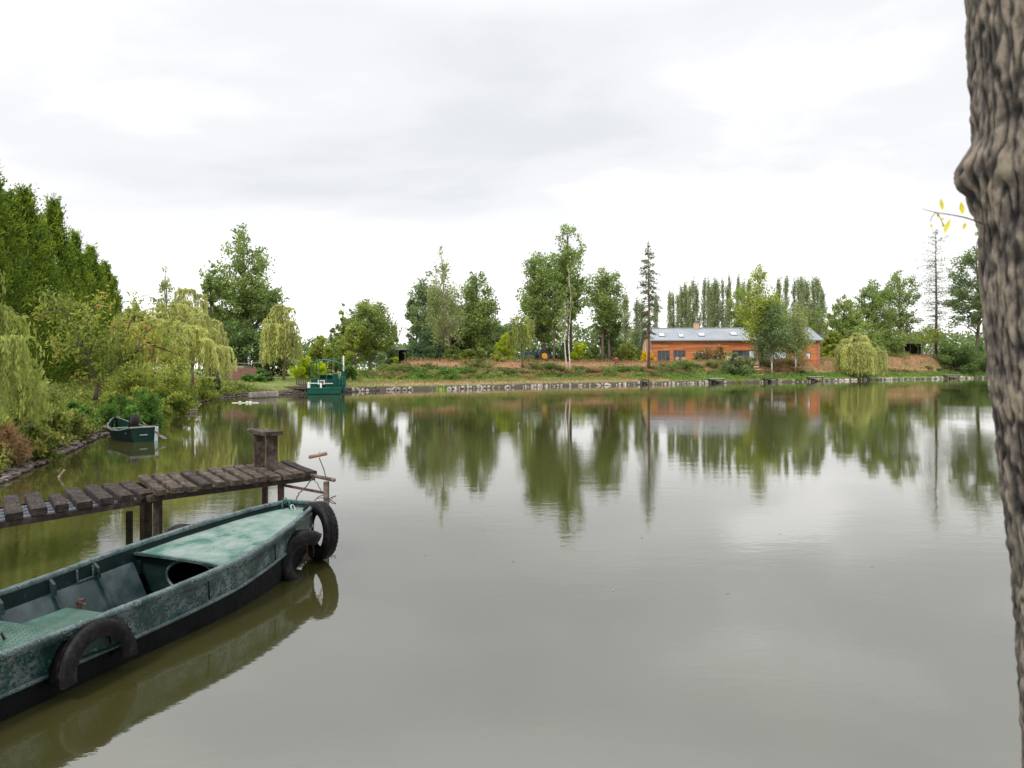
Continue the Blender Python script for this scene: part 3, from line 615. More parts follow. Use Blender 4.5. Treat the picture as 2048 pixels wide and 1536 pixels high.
for i, (px, top) in enumerate(plist):
    D = 178+((i*37) % 7)-3; x = (px-1024)/F*D; z = gz(x, D); H = (HY-top)/F*D+EYE-z
    r = POPS[i] if i < 4 else dup(POPS[i % 4])
    k = H/22; wd = (.62+.42*((i*13) % 7)/7)*(1.2 if px > 1580 or px < 1290 else 1)
    r.location = (x, D, z); r.rotation_euler = (.02*math.sin(i*3.1),.03*math.sin(i*1.9),i*2.1); r.scale = (wd, wd, k)
    tag(r, 'slim upright poplar in the tall row behind the long house', 'poplar', 'poplars in a row behind the house')

# ------------------------------------------------------------------ trees round the house
make_tree(1516, 103, 532, 34, .26, 'egg', M_YEL, BARKW, 'tall yellow-green birch with a pale trunk in front of the house', 'birch', seed=151, nc=75, cr=1.15, nl=9000, leaf=.34, r0=.17, limbs=40, name='birch_tree', squash=1.1)
make_tree(1490, 140, 572, 34, .3, 'round', M_MID, BARK, 'spreading green tree behind the house roof', 'tree', seed=152, nc=36, nl=4500, leaf=.5)
make_tree(1543, 101.5, 592, 32, .2, 'egg', M_DUSK, BARKW, 'dark green birch on the slope before the middle of the house', 'birch', seed=153, nc=75, cr=1.0, nl=9500, leaf=.32, r0=.14, limbs=40, name='birch_tree', squash=1.2)
make_tree(1591, 105, 600, 27, .2, 'egg', M_BIRCH, BARKW, 'green birch with a white stem near the right end of the house', 'birch', seed=154, nc=60, cr=1.0, nl=7000, leaf=.32, r0=.12, limbs=36, name='birch_tree', squash=1.3)
make_tree(1620, 150, 600, 34, .0, 'dome', M_MID, BARK, 'green tree behind the right roof end', 'tree', seed=155, nc=36, nl=4500, leaf=.5)
make_tree(1560, 150, 590, 40, .1, 'dome', M_MID, BARK, 'leafy tree behind the middle of the roof', 'tree', seed=156, nc=40, nl=5000, leaf=.5)
for i, (px, D, top, hw, mt, lab) in enumerate([(1688,128,590,34,M_MID,'loose green tree just right of the house'),(1745,138,560,40,M_OAK,'bushy green tree above the weeping willow on the shore'),(1800,143,540,40,M_OAK,'round crowned tree with a straight trunk over the black shed'),
        (1715,126,632,50,M_MID,'low green tree between the house and the shore willow'),(1772,136,640,36,M_OAK,'low crowned tree behind the shore willow'),(1664,126,660,20,M_YEL,'light green bush at the right corner of the house')]):
    make_tree(px, D, top, hw, .25 if i in (1,2) else .03, 'round' if i < 3 else 'dome', mt, BARK, lab, 'tree', seed=160+i, nc=95, cr=(hw/F*D)*.27, nl=9000 if i < 3 else 6500, leaf=.42, r0=.3, limbs=36)
make_tree(1955, 148, 462, 58, .27, 'egg', M_DUSK, BARK, 'big dark tree partly hidden by the near trunk', 'tree', seed=170, nc=95, cr=1.5, nl=15000, leaf=.5, r0=.4, limbs=50)
for i, (px, D, top, hw, lab) in enumerate([(1808,139,655,13,'slim sapling in front of the black shed'),(1846,140,652,15,'upright sapling right of the black shed'),(1862,140,648,16,'leaning sapling left of the bare spruce trunk'),(1846,150,650,40,'low leafy tree behind the saplings')]):
    make_tree(px, D, top, hw, .35 if i < 3 else .1, 'round', M_YEL if i < 3 else M_MID, BARKL, lab, 'young tree' if i < 3 else 'tree', seed=175+i, nc=16 if i < 3 else 36, nl=900 if i < 3 else 4200, leaf=.3, r0=.09, limbs=12, lean=[-.03,.0,.12,0][i], name='young_tree' if i < 3 else 'broadleaf_tree')
make_shrub(1915, 138, 680, 40, M_DARK, 'large dark green bush at the right end of the bank', 181, 6500, .34)
make_shrub(1965, 142, 678, 34, M_DARK, 'dark green bush beside the near trunk edge', 182, 5200, .34)
make_shrub(1905, 141, 702, 26, M_DARK, 'lower dark bush at the end of the reddish slope', 183, 3200, .32)
make_willow(1718, 112.5, 668, 44, M_WILL, BARK, 'round pale weeping willow with curtains of twigs touching the water', 184, 330, 44, .48, .10, base=.0, domef=.6, lens=(.7,1.02), z0=.35, trunkh=.7)
make_shrub(1466, 97, 690, 30, M_DUSK, 'pointed dark shrub in front of the house terrace', 185, 4200, .26, prof='cone')
make_shrub(1498, 100, 705, 12, M_DUSK, 'small shrub covering the terrace door', 186, 900, .24)
make_shrub(1288, 103, 700, 9, M_YELF, 'yellow flowering plant by the gable wall', 187, 900, .2, name='flowering_plant', cat='plant')
make_shrub(1303, 103, 702, 6, M_YELF, 'small yellow flowering plant right of the spruce trunk', 188, 700, .2, name='flowering_plant', cat='plant')
for i, (px, top, hw) in enumerate([(1413,688,20),(1440,690,15),(1395,700,8),(1425,705,12),(1600,700,12)]):
    make_shrub(px, 112.8, top, hw, M_BRAM, ['climbing rose with white flowers on the orange wall by the downpipe','climbing rose arching high on the orange wall','low rose bush left of the climbing roses','rose bush between the climbers','reddish bush below the right window'][i], 190+i, 520 if i < 4 else 900, .22, flowers=(M_WHITEF, 40, .26) if i < 4 else None, name='rose_bush', cat='rose bush', ex=(1,.25))

# ------------------------------------------------------------------ brambles and clumps on the far slope
rng = np.random.default_rng(77)
proto = []
for k, mt in enumerate((M_BRAM, M_HEDGE, M_STRAW, M_BRAM, M_MID)):
    proto.append(make_shrub(0, 0, 0, 1.5, mt, 'x', 200+k, 1500, .2, at=(0,60), Hm=1.1, z0=0, name='bramble' if k != 2 else 'grass_clump', cat='bramble' if k != 2 else 'grass clump', ex=(1.3,.8)))
used = [False]*5
spots = []
for px in range(715, 1985, 16):
    d0 = float(np.interp(px, [700,800,900,1000,1100,1200,1300,1400,1500,1600,1700,1800,1900,1990], [59.6,61,63.8,68.5,73.9,78.2,82.9,88.2,93,98.6,109.5,117.5,128,136.5]))
    for off in ((7.2, 9.6) if px % 32 else (8.3,)):
        spots.append((px+rng.normal()*6, d0+off*(1.06 if px > 1000 else 1)+rng.normal()*.5))
for i, (px, D) in enumerate(spots):
    if 1495 < px < 1512 or 1625 < px < 1700: continue
    if 1512 < px < 1640: k = 2 if rng.random() < .75 else 0
    elif 1330 < px < 1470: k = [0,1,4,0][rng.integers(4)]
    elif 1730 < px < 1850: k = 2 if rng.random() < .7 else 0
    else: k = [2,0,0,3,2,4,1][rng.integers(7)]
    x = (px-1024)/F*D; z = gz(x, D); r = proto[k] if not used[k] else dup(proto[k]); used[k] = True
    s = (.55+.5*rng.random()); r.location = (x, D, z-.08); r.scale = (s*1.2, s, s*.8*(.7 if k == 2 else 1)); r.rotation_euler = (0,0,rng.random()*6)
    if k == 2: tag(r, 'straw coloured grass clump on the slope of the far bank', 'grass clump', 'straw grass clumps on the far slope')
    elif k == 1: tag(r, 'bright green bramble on the slope below the house', 'bramble', 'bright green brambles on the far slope')
    elif k == 4: tag(r, 'leafy green plant mound on the far slope', 'plant', 'leafy mounds on the far slope')
    else: tag(r, 'green bramble bush on the slope of the far bank', 'bramble', 'brambles on the far slope')
    r.name = {2:'grass_clump',4:'leafy_plant'}.get(k, 'bramble')
for i in range(5):
    if not used[i]:
        for ch in list(proto[i].children): bpy.data.objects.remove(ch)
        bpy.data.objects.remove(proto[i])

# ------------------------------------------------------------------ waterside tufts and iris clumps
def blades(n, R, H, rng, lean=.35):
    an = rng.random(n)*6.283; r = R*rng.random(n)**.5; b = np.stack([r*np.cos(an), r*np.sin(an), np.zeros(n)], 1)
    d = np.stack([np.cos(an)*lean*rng.random(n), np.sin(an)*lean*rng.random(n), np.ones(n)], 1)+rng.normal(size=(n,3))*.12; h = H*(.6+.4*rng.random(n)); t = b+d*h[:,None]
    side = np.cross(d, rng.normal(size=(n,3))); side /= np.linalg.norm(side, axis=1, keepdims=True); wd = .035*H/.8
    m_ = (b+t)/2+d*0; return np.stack([b-side*wd*.6, b+side*wd*.6+(m_-b)*.9+0*side, t, m_-side*wd], 1).reshape(-1,3)
def iris(px, py, hwm, Hm, label, seed, mat=None, name='iris_clump', cat='iris', n=260):
    rng = np.random.default_rng(seed); p = Wp(px, py, .12); root = empty(name, (p.x, p.y, gz(p.x, p.y)-.05), 0, label, cat)
    leaf_object('blades', blades(n, hwm, Hm, rng), rng.random(n), mat or M_IRIS, root); tb = MB(); tb.tube([(0,0,-.1),(0,0,.05),(0,0,.12)], [hwm*.5,hwm*.4,.05], 8); tb.build('root_clump', BARK, root)
iris(1450, 766.5, 1.0, .95, 'bright yellow-green iris clump at the water edge right of the left wooden platform', 301, n=300)
iris(1566, 765, .8, .9, 'bright green iris clump between two wooden platforms', 302, n=340)
iris(882, 778, .35, 1.3, 'tall lime clump standing on the stones left of the middle', 303, n=160)
iris(840, 779, .8, .7, 'dark grassy tuft left of the lime clump', 304, M_BRAM, 'grass_tuft', 'grass tuft', n=220)
iris(1480, 764, .8, .7, 'grassy tuft right of the big iris clump', 305, M_BRAM, 'grass_tuft', 'grass tuft', n=220)
iris(1600, 762, .6, .8, 'grassy tuft left of the right wooden platform', 306, M_GRASS, 'grass_tuft', 'grass tuft', n=160)
iris(740, 781.5, .8, .8, 'tuft of grass at the stones near the barge', 307, M_BRAM, 'grass_tuft', 'grass tuft', n=220)
iris(1170, 771, .6, .5, 'small tuft below the tallest tree', 308, M_BRAM, 'grass_tuft', 'grass tuft', n=160)

# ------------------------------------------------------------------ uncountable ground cover
def scatter(name, region, n, size, asp, mat, seed, hgt, dmin, dmax, tb=.5, up=1.2, kind='stuff'):
    rng = np.random.default_rng(seed); x0, x1, y0, y1 = region; X = []; Y = []
    got = 0
    while got < n:
        a = x0+(x1-x0)*rng.random(n*2); b = y0+(y1-y0)*rng.random(n*2); d = shore_dist(a, b)
        k = (d > dmin) & (d < dmax) & (np.abs(a) < .9*b+2)
        X.append(a[k]); Y.append(b[k]); got += k.sum()
        if len(X) > 30: break
    X = np.concatenate(X)[:n]; Y = np.concatenate(Y)[:n]; d = shore_dist(X, Y); Z = ground(X, Y, d); nn_ = len(X)
    hh = hgt*(.35+.9*np.abs(wavy(X, Y, 1.7, seed)))
    p = np.stack([X, Y, Z+hh*rng.random(nn_)], 1)+rng.normal(size=(nn_,3))*size*.4
    q = leaf_quads(p, size*(.6+.8*rng.random(nn_)), size*asp, rng, direc=np.array([0,0,up]))
    o = leaf_object(name, q, tb+.28*wavy(X, Y, .8, seed+1)+rng.normal(size=nn_)*.16, mat); tag(o, kind=kind); return o
tag(scatter('bank_weeds', (-22,-7,8,27), 78000, .085, .5, M_WEED, 401, .55, .12, 7), 'knee high green and pinkish weeds covering the left bank', 'weeds')
tag(scatter('tall_grass', (-16,-8,9,22), 7000, .34, .06, M_GRASS, 402, .5, .4, 3.2, .6, 3), 'tall thin grass among the weeds on the near left bank', 'grass')
tag(scatter('bank_undergrowth', (-27,-13,25,50), 36000, .13, .6, M_WEED, 403, .6, .15, 5), 'low undergrowth along the farther left bank', 'undergrowth')
tag(scatter('ledge_grass', (-15,115,56,160), 30000, .34, .2, M_GRASS, 404, .18, 2.0, 7.5, .45, 1.5), 'green grass on the ledge of the far bank', 'grass')
tag(scatter('dry_grass', (-15,115,56,165), 34000, .36, .16, M_STRAW, 405, .30, 6.0, 13, .45, 1.6), 'straw coloured dry grass on the slope of the far bank', 'dry grass')
tag(scatter('dry_shore_grass', (-15,34,58,96), 9000, .22, .2, M_STRAW, 406, .1, .8, 2.8, .4, 1.2), 'dry reddish grass just above the shore stones', 'dry grass')
tag(scatter('shore_plants', (20,115,84,165), 17000, .32, .35, M_HEDGE, 407, .4, .8, 4.2, .5, 1.2), 'green waterside plants along the right part of the far shore', 'waterside plants')
tag(scatter('lawn_grass', (-24,-12,49,66), 9000, .13, .2, M_GRASS, 408, .05, .8, 9, .5, 2), 'short grass of the lawn beside the green barge', 'grass')
tag(scatter('near_grass', (-6,6,-2.5,2.1), 9000, .10, .09, M_GRASS, 409, .06, .15, 4, .5, 3), 'short grass on the near bank', 'grass')
# distant wood
rng = np.random.default_rng(500); n = 36000
px_ = 560+1500*rng.random(n); D_ = 200+40*rng.random(n); X = (px_-1024)/F*D_; hh = np.interp(px_, [560,640,780,900,960,1250,1330,1480,1520,1700,2000], [7,8,8,10,13,14,8,8,12,12,10])+1.6*wavy(X, D_*0, .09, 3)+1.3*wavy(X, D_*0, .5, 5); Z = 1.8+hh*rng.random(n)**.8
q = leaf_quads(np.stack([X, D_, Z], 1), 1.0*(.6+.8*rng.random(n)), .7, rng)
tag(leaf_object('distant_wood', q, .5+.3*wavy(X, Z, .35, 2)+rng.normal(size=n)*.1, M_DUSK), 'low far-off wood closing the gaps behind the garden trees', 'wood', kind='stuff')

# ------------------------------------------------------------------ shore stones
STONE = simple('pale stone', [(.3,(.12,.095,.085)),(.5,(.32,.27,.24)),(.68,(.56,.50,.46))], 3.5, .85, .5, .05)
STONED = simple('dark rubble', [(.35,(.035,.025,.022)),(.55,(.10,.075,.068)),(.7,(.24,.20,.18))], 5, .85, .6, .03)
def stone_mesh(seed, nm='stone'):
    rng = np.random.default_rng(seed); bm = bmesh.new(); bmesh.ops.create_icosphere(bm, subdivisions=2, radius=.5)
    for k in range(9):
        d = Vector(rng.normal(size=3)).normalized(); c = .26+.14*rng.random()
        for v in bm.verts:
            e_ = v.co.dot(d)-c
            if e_ > 0: v.co -= d*e_
    for v in bm.verts: v.co *= 1+.06*mnoise.noise(v.co*4+Vector((seed,0,0)))
    me = bpy.data.meshes.new(nm); bm.to_mesh(me); bm.free(); return me
SM = [stone_mesh(s) for s in range(7)]
for s in SM: s.materials.append(STONE)
ns = 0
stones = []
for px in np.arange(700, 1984, 5.2):
    if 1455 < px < 1520 or (rng.random() < .25+.35*math.sin(px*.045)): continue
    if 745 < px < 770 or 830 < px < 870: continue
    stones.append(px+rng.normal()*2)
SHD = lambda px: None
def shore_at(px):
    """first water-land crossing on the far side along a column"""
    Ds = np.linspace(50, 175, 1300); X = (px-1024)/F*Ds; d = shore_dist(X, Ds); k = np.where((d[:-1] < 0) & (d[1:] >= 0))[0]
    return Ds[k[-1]] if len(k) else None
for px in stones[:250]:
    D = shore_at(px)
    if D is None: continue
    x = (px-1024)/F*D; o = bpy.data.objects.new('shore_stone', SM[rng.integers(7)]); C.objects.link(o)
    s = (.16+.36*rng.random()**1.8)*(1.25 if px > 1650 else 1)*(.8+D/300); dz = rng.random()
    o.location = (x, D-.16+.32*dz, .03+.10*dz+.03*s); o.rotation_euler = rng.random(3)*6; o.scale = (s*1.35, s, s*.85)
    tag(o, 'pale boulder in the line of stones edging the far shore', 'stone', 'pale stones edging the far shore')
for i, (px, py, s, lab) in enumerate([(424,793,1.0,'largest pale boulder on the corner of the left bank'),(412,797,.7,'smaller boulder beside the largest corner boulder'),(402,800,.5,'small boulder at the corner nearest the floating pallet')]):
    p = Wp(px, py, .05); o = bpy.data.objects.new('boulder', SM[i]); C.objects.link(o); o.location = (p.x, p.y+.2, .15); o.scale = (s*1.3, s, s*.6); o.rotation_euler = (.2,.1,i); tag(o, lab, 'boulder')
# rubble on the left bank: uncountable broken stone
rng = np.random.default_rng(610); mbv = []; mbf = []; base = [np.array([v.co[:] for v in s.vertices]) for s in SM]; fcs = [np.array([p.vertices[:] for p in s.polygons]) for s in SM]; off = 0
nr = 2600; k = 0
seg = [(a, b) for a, b in zip(SHS[:-1], SHS[1:]) if a[0] < -7.4 and a[1] < 60 and a[1] > 4]
for _ in range(nr):
    a, b = seg[rng.integers(len(seg))]; p = a+(b-a)*rng.random(); nrm = np.array([-(b-a)[1], (b-a)[0]]); nrm = nrm/np.linalg.norm(nrm)
    dd = rng.random()**1.5*.62-.12; qx = p+nrm*dd; 
    if shore_dist(qx[0], qx[1])[0] < -.15: qx = p-nrm*dd
    z = gz(qx[0], qx[1]); s = .035+.13*rng.random()**2.5+(.03 if qx[1] > 25 else 0); m_ = rng.integers(7); v = base[m_]*np.array([s*1.5, s, s*.7])
    an = rng.random()*6; R_ = np.array([[math.cos(an),-math.sin(an),0],[math.sin(an),math.cos(an),0],[0,0,1]]); tl = rng.normal()*.5; R2 = np.array([[1,0,0],[0,math.cos(tl),-math.sin(tl)],[0,math.sin(tl),math.cos(tl)]])
    v = v@R2.T@R_.T+np.array([qx[0], qx[1], max(z,.0)+.02+s*.2]); mbv.append(v); mbf.append(fcs[m_]+off); off += len(v)
me = bpy.data.meshes.new('stone_rubble'); fast_mesh(me, np.concatenate(mbv), np.concatenate(mbf)); me.materials.append(STONED); o = bpy.data.objects.new('stone_rubble', me); C.objects.link(o)
tag(o, 'broken stone rubble edging the left bank', 'rubble', kind='stuff')
# ------------------------------------------------------------------ more materials
def planks_mat():
    m, nt, b, o = new_mat('orange larch boards'); tc = nt.nodes.new('ShaderNodeTexCoord'); sp = nt.nodes.new('ShaderNodeSeparateXYZ'); nt.links.new(tc.outputs['Object'], sp.inputs[0])
    row_ = math_node('FLOOR', math_node('MULTIPLY', sp.outputs['Z'], 4.6)); fr = math_node('FRACT', math_node('MULTIPLY', sp.outputs['Z'], 4.6))
    wn_ = nt.nodes.new('ShaderNodeTexWhiteNoise'); wn_.noise_dimensions = '2D'; cb = nt.nodes.new('ShaderNodeCombineXYZ'); nt.links.new(row_, cb.inputs[0])
    nt.links.new(math_node('FLOOR', math_node('ADD', math_node('MULTIPLY', sp.outputs['X'], .3), math_node('MULTIPLY', row_, .37))), cb.inputs[1]); nt.links.new(cb.outputs[0], wn_.inputs['Vector'])
    n = tex_noise(nt, 2.2, 6, .7, stretch=(.5,.5,6)); v = math_node('ADD', math_node('MULTIPLY', wn_.outputs['Value'], .5), math_node('MULTIPLY', n.outputs['Fac'], .5))
    r = ramp(nt, [(.2,(.26,.070,.022)),(.5,(.43,.13,.040)),(.8,(.53,.20,.07))], v); gap = math_node('LESS_THAN', fr, .1)
    mx = nt.nodes.new('ShaderNodeMix'); mx.data_type = 'RGBA'; nt.links.new(math_node('MULTIPLY', gap, .6), mx.inputs['Factor']); nt.links.new(r.outputs[0], mx.inputs['A']); mx.inputs['B'].default_value = (.10,.025,.01,1)
    nt.links.new(mx.outputs['Result'], b.inputs['Base Color']); b.inputs['Roughness'].default_value = .7; return m
def brick_mat(name, c1, c2, mortar, scale=1.0):
    m, nt, b, o = new_mat(name); tc = nt.nodes.new('ShaderNodeTexCoord'); sp = nt.nodes.new('ShaderNodeSeparateXYZ'); nt.links.new(tc.outputs['Object'], sp.inputs[0])
    cb = nt.nodes.new('ShaderNodeCombineXYZ'); nt.links.new(math_node('ADD', sp.outputs['X'], sp.outputs['Y']), cb.inputs[0]); nt.links.new(sp.outputs['Z'], cb.inputs[1])
    bt = nt.nodes.new('ShaderNodeTexBrick'); bt.inputs['Scale'].default_value = scale; bt.inputs['Color1'].default_value = (*c1,1); bt.inputs['Color2'].default_value = (*c2,1); bt.inputs['Mortar'].default_value = (*mortar,1)
    bt.inputs['Brick Width'].default_value = .46; bt.inputs['Row Height'].default_value = .16; bt.inputs['Mortar Size'].default_value = .016
    nt.links.new(cb.outputs[0], bt.inputs['Vector']); nt.links.new(bt.outputs['Color'], b.inputs['Base Color']); b.inputs['Roughness'].default_value = .9; return m
LARCH = planks_mat(); BRICK = brick_mat('pink brick', (.42,.20,.13), (.52,.27,.18), (.45,.35,.28))
ZINC = simple('zinc roof', [(.3,(.20,.22,.245)),(.7,(.28,.30,.325))], .6, .55, .05, .01, (1,1,1), spec=.3); ZINCD = simple('dark zinc trim', (.16,.18,.21), 2, .5, .05)
GLASSD = simple('dark glass', (.03,.035,.04), 1, .06, 0); FRAMEG = simple('grey frame', (.11,.12,.14), 2, .5, 0); BLIND = simple('pale blinds', (.55,.58,.62), 2, .5, 0)
SKYL = simple('bright skylight glass', (.75,.78,.8), 1, .15, 0); CLAY = simple('clay chimney', (.52,.34,.22), 4, .9, .3); WHITE = simple('white paint', (.75,.74,.70), 5, .6, .1); TEAK = simple('pale teak', (.50,.33,.22), 6, .7, .2)
BGREEN = simple('barge green paint', [(.3,(.005,.052,.037)),(.7,(.009,.075,.054))], 2.5, .5, .1, .01, spec=.15); BGREENL = simple('faded green paint', [(.3,(.015,.10,.07)),(.7,(.04,.15,.11))], 2.5, .5, .1, spec=.2)
STEEL = simple('pale steel', (.42,.47,.50), 4, .4, .1); BLACKM = simple('black rubber trim', (.02,.02,.022), 5, .5, .2); WOODD = simple('dark old wood', [(.3,(.035,.025,.02)),(.7,(.12,.09,.07))], 5, .85, .5, .02, (1,1,6))
SLATE = simple('grey slate', [(.3,(.22,.21,.20)),(.7,(.38,.36,.34))], 3, .8, .3); BARN = simple('black barn boards', (.018,.018,.024), 3, .8, .3); CONC = simple('weathered stone wall', [(.3,(.14,.12,.10)),(.7,(.36,.31,.27))], 5, .9, .6, .04)
def MBox(name, c, size, m, parent, bev=0.0, M=None):
    q = MB(); q.box(c, size, M, bev); return q.build(name, m, parent)

# ------------------------------------------------------------------ the long orange house
def house():
    a = Vector((23.3,114,0)); b = Vector((50.7,112.4,0)); ang = math.atan2(b.y-a.y, b.x-a.x); Lh = (b-a).length; zb = 2.5
    root = empty('long_house', (a.x, a.y, zb), ang, 'long low house clad in orange boards with a grey metal roof', 'house')
    E = 6.62-zb; Rd = 8.78-zb; Dp = 11.4; T = .28
    w = MB(); w.add([(0,0,-.6),(Lh,0,-.6),(Lh,0,E),(0,0,E)], [(0,1,2,3)]); 
    # walls with true openings in the front
    ops = [(1.0,3.05,-.1,2.42),(3.6,5.62,-.1,2.42),(7.15,9.05,1.0,1.95),(13.25,17.0,-.1,2.42),(18.35,22.1,.45,2.35),(25.25,26.0,1.0,2.05)]
    w = MB(); xs = sorted(set([0,Lh]+[v for o_ in ops for v in o_[:2]])); 
    for x0_, x1_ in zip(xs[:-1], xs[1:]):
        o_ = [q for q in ops if q[0] <= x0_+1e-6 and q[1] >= x1_-1e-6]
        if o_:
            z0_, z1_ = o_[0][2:]; w.box(((x0_+x1_)/2, T/2, (z0_-.6)/2), (x1_-x0_, T, z0_+.6)) if z0_ > -.5 else None; w.box(((x0_+x1_)/2, T/2, (z1_+E)/2), (x1_-x0_, T, E-z1_))
        else: w.box(((x0_+x1_)/2, T/2, (E-.6)/2), (x1_-x0_, T, E+.6))
    w.build('front_wall', LARCH, root)
    g = MB()
    for X0, nm in ((0.012,'l'),(Lh-.292,'r')):
        prof = [(T+.003,-.6),(Dp,-.6),(Dp,E),(Dp/2,Rd-.05),(T+.003,E+.1)]
        v = [(X0,y,z) for y,z in prof]+[(X0+.28,y,z) for y,z in prof]; n = 5
        g.add(v, [tuple(range(n)), tuple(range(2*n-1,n-1,-1))]+[(i,(i+1)%n,n+(i+1)%n,n+i) for i in range(n)])
    g.box((Lh/2, Dp-.15, (E-.6)/2), (Lh-.6, .28, E+.6)); g.build('gable_wall', BRICK, root)
    MBox('floor', (Lh/2, Dp/2, -.08), (Lh-.7, Dp-.9, .1), CONC, root); MBox('partition', (Lh/2, 4.5, E/2-.2), (Lh-.8, .15, E-.5), BLIND, root)
    r = MB(); ov = .35; sl = (Rd-E)/(Dp/2); th = .14
    def rp(x, y, off=0): return (x, y, (E+sl*y if y < Dp/2 else E+sl*(Dp-y))+.06+off)
    for ya, yb in ((-ov, Dp/2), (Dp/2, Dp+ov)):
        v = [rp(-ov,ya,0), rp(Lh+ov,ya,0), rp(Lh+ov,yb,0), rp(-ov,yb,0)]
        if ya < 0: z0_ = E-sl*ov+.06; v[0] = (-ov,ya,z0_); v[1] = (Lh+ov,ya,z0_)
        if yb > Dp: z0_ = E-sl*ov+.06; v[2] = (Lh+ov,yb,z0_); v[3] = (-ov,yb,z0_)
        v[2 if ya < 0 else 0] = (v[2 if ya < 0 else 0][0], Dp/2, Rd+.06); v[3 if ya < 0 else 1] = (v[3 if ya < 0 else 1][0], Dp/2, Rd+.06)
        r.add([Vector(q)+Vector((0,0,th)) for q in v]+v, [(0,1,2,3),(7,6,5,4),(0,4,5,1),(1,5,6,2),(2,6,7,3),(3,7,4,0)])
    k = 0; x = -ov+.05
    while x < Lh+ov: r.bar((x, -ov, E-sl*ov+.06+th), (x, Dp/2-.02, Rd+.06+th), .05, .07); x += .52
    rf = r.build('roof', ZINC, root)
    rd = MB(); rd.bar((-ov-.02, Dp/2, Rd+.2), (Lh+ov+.02, Dp/2, Rd+.2), .5, .14); rd.build('ridge_cap', ZINC, rf)
    bb = MB()
    for X0 in (-ov-.06, Lh+ov+.06): bb.bar((X0,-ov-.02,E-sl*ov+.1), (X0,Dp/2,Rd+.1), .1, .3); bb.bar((X0,Dp/2,Rd+.1), (X0,Dp+ov,E-sl*ov+.1), .1, .3)
    bb.build('verge_board', ZINCD, rf)
    gt = MB(); gt.tube([(-ov,-ov-.1,E-sl*ov+.05),(Lh+ov,-ov-.1,E-sl*ov+.05)], .09, 8); gt.build('gutter', ZINCD, root)
    for x in (.1, 9.9, 19.2-.9, Lh-.35): q = MB(); q.tube([(x,-ov-.08,E-sl*ov),(x,-.07,E-.45),(x,-.07,-.4)], .055, 7); q.build('downpipe', ZINCD, root)
    for xc, yf, wd in ((1.95,.26,.95),(5.15,.2,.75),(8.6,.27,1.0),(14.05,.33,1.05)):
        y0_ = Dp/2*yf*1.2; z0_ = E+sl*y0_+.2+.06; M = Matrix.Rotation(math.atan(sl), 3, 'X')
        s_ = MB(); s_.box((xc, y0_, z0_+.03), (wd, 1.25, .12), M); f_ = s_.build('skylight', ZINCD, root); MBox('pane', (xc, y0_-.01, z0_+.09), (wd-.16, 1.08, .05), SKYL, f_, 0, M)
    c = MB(); c.box((8.45, Dp/2-.45, Rd+.25), (.85,.7,1.35), None, .03); c.box((8.45, Dp/2-.45, Rd+.95), (.97,.82,.1)); c.build('chimney', CLAY, rf)
    def opening(o_, nm, nsub, solid=()):
        x0_, x1_, z0_, z1_ = o_; f = MB(); y = .12; t = .09
        f.box(((x0_+x1_)/2, y, z1_-t/2), (x1_-x0_-.01, .1, t)); f.box(((x0_+x1_)/2, y, z0_+t/2), (x1_-x0_-.01, .1, t))
        for i in range(nsub+1):
            x = x0_+.05+(x1_-x0_-.1)*i/nsub; f.box((x, y, (z0_+z1_)/2), (t, .1, z1_-z0_-2*t-.006))
        fr = f.build(nm, FRAMEG, root)
        for i in range(nsub):
            xa = x0_+.1+(x1_-x0_-.1)*i/nsub; xb = x0_+(x1_-x0_-.1)*(i+1)/nsub
            MBox('pane', ((xa+xb)/2, y+.02, (z0_+z1_)/2), (xb-xa, .02, z1_-z0_-2*t), BLIND if i in solid else GLASSD, fr)
        return fr
    opening(ops[0], 'sliding_door', 3, ()); opening(ops[1], 'sliding_door', 3); opening(ops[2], 'window', 2); opening(ops[3], 'sliding_door', 4, (3,)); opening(ops[4], 'window', 3, (0,1,2)); opening(ops[5], 'window', 1, (0,))
    q = MB(); q.box((8.1,-.06,.95),(2.05,.14,.08)); q.build('window_sill', CLAY, root)
    gf = MB(); gf.box((-.02, 6.6, 3.0), (.07,.75,2.6)); f_ = gf.build('gable_window', FRAMEG, root); MBox('shutter', (-.07, 6.6, 3.0), (.04,.6,2.35), BLIND, f_)
    MBox('wall_lamp', (-.08, 1.1, 3.1), (.1,.2,.2), WHITE, root, .03); return root
house()
def hx(px, D): return ((px-1024)/F*D, D)
def chair(px, D, rz, label):
    x, y = hx(px, D); r = empty('garden_chair', (x, y, gz(x, y)), rz, label, 'chair')
    for sx in (-.22,.22):
        for sy in (-.22,.22): q = MB(); q.bar((sx,sy,0),(sx,sy,.95 if sy > 0 else .62),.05,.05,Vector((0,1,0))); q.build('leg', TEAK, r)
    MBox('seat', (0,0,.45), (.5,.5,.05), TEAK, r, .01); q = MB()
    for i in range(5): q.box((-.18+.09*i,.24,.72),(.05,.025,.42))
    q.box((0,.24,.94),(.5,.03,.06)); q.build('backrest', TEAK, r); q = MB(); q.box((-.23,0,.64),(.06,.5,.04)); q.box((.23,0,.64),(.06,.5,.04)); q.build('armrest', TEAK, r)
chair(1354, 110.3, math.pi*.95, 'left pale wooden garden chair at the terrace table'); chair(1366, 110.3, math.pi*1.08, 'right pale wooden garden chair at the terrace table')
x, y = hx(1358, 111.4); r = empty('garden_table', (x, y, gz(x, y)), 0, 'pale wooden garden table on the terrace before the sliding doors', 'table')
MBox('tabletop', (0,0,.75), (2.2,.9,.05), TEAK, r, .01)
for sx in (-1,1):
    for sy in (-.38,.38): q = MB(); q.bar((sx,sy,0),(sx,sy,.72),.07,.07,Vector((0,1,0))); q.build('leg', TEAK, r)
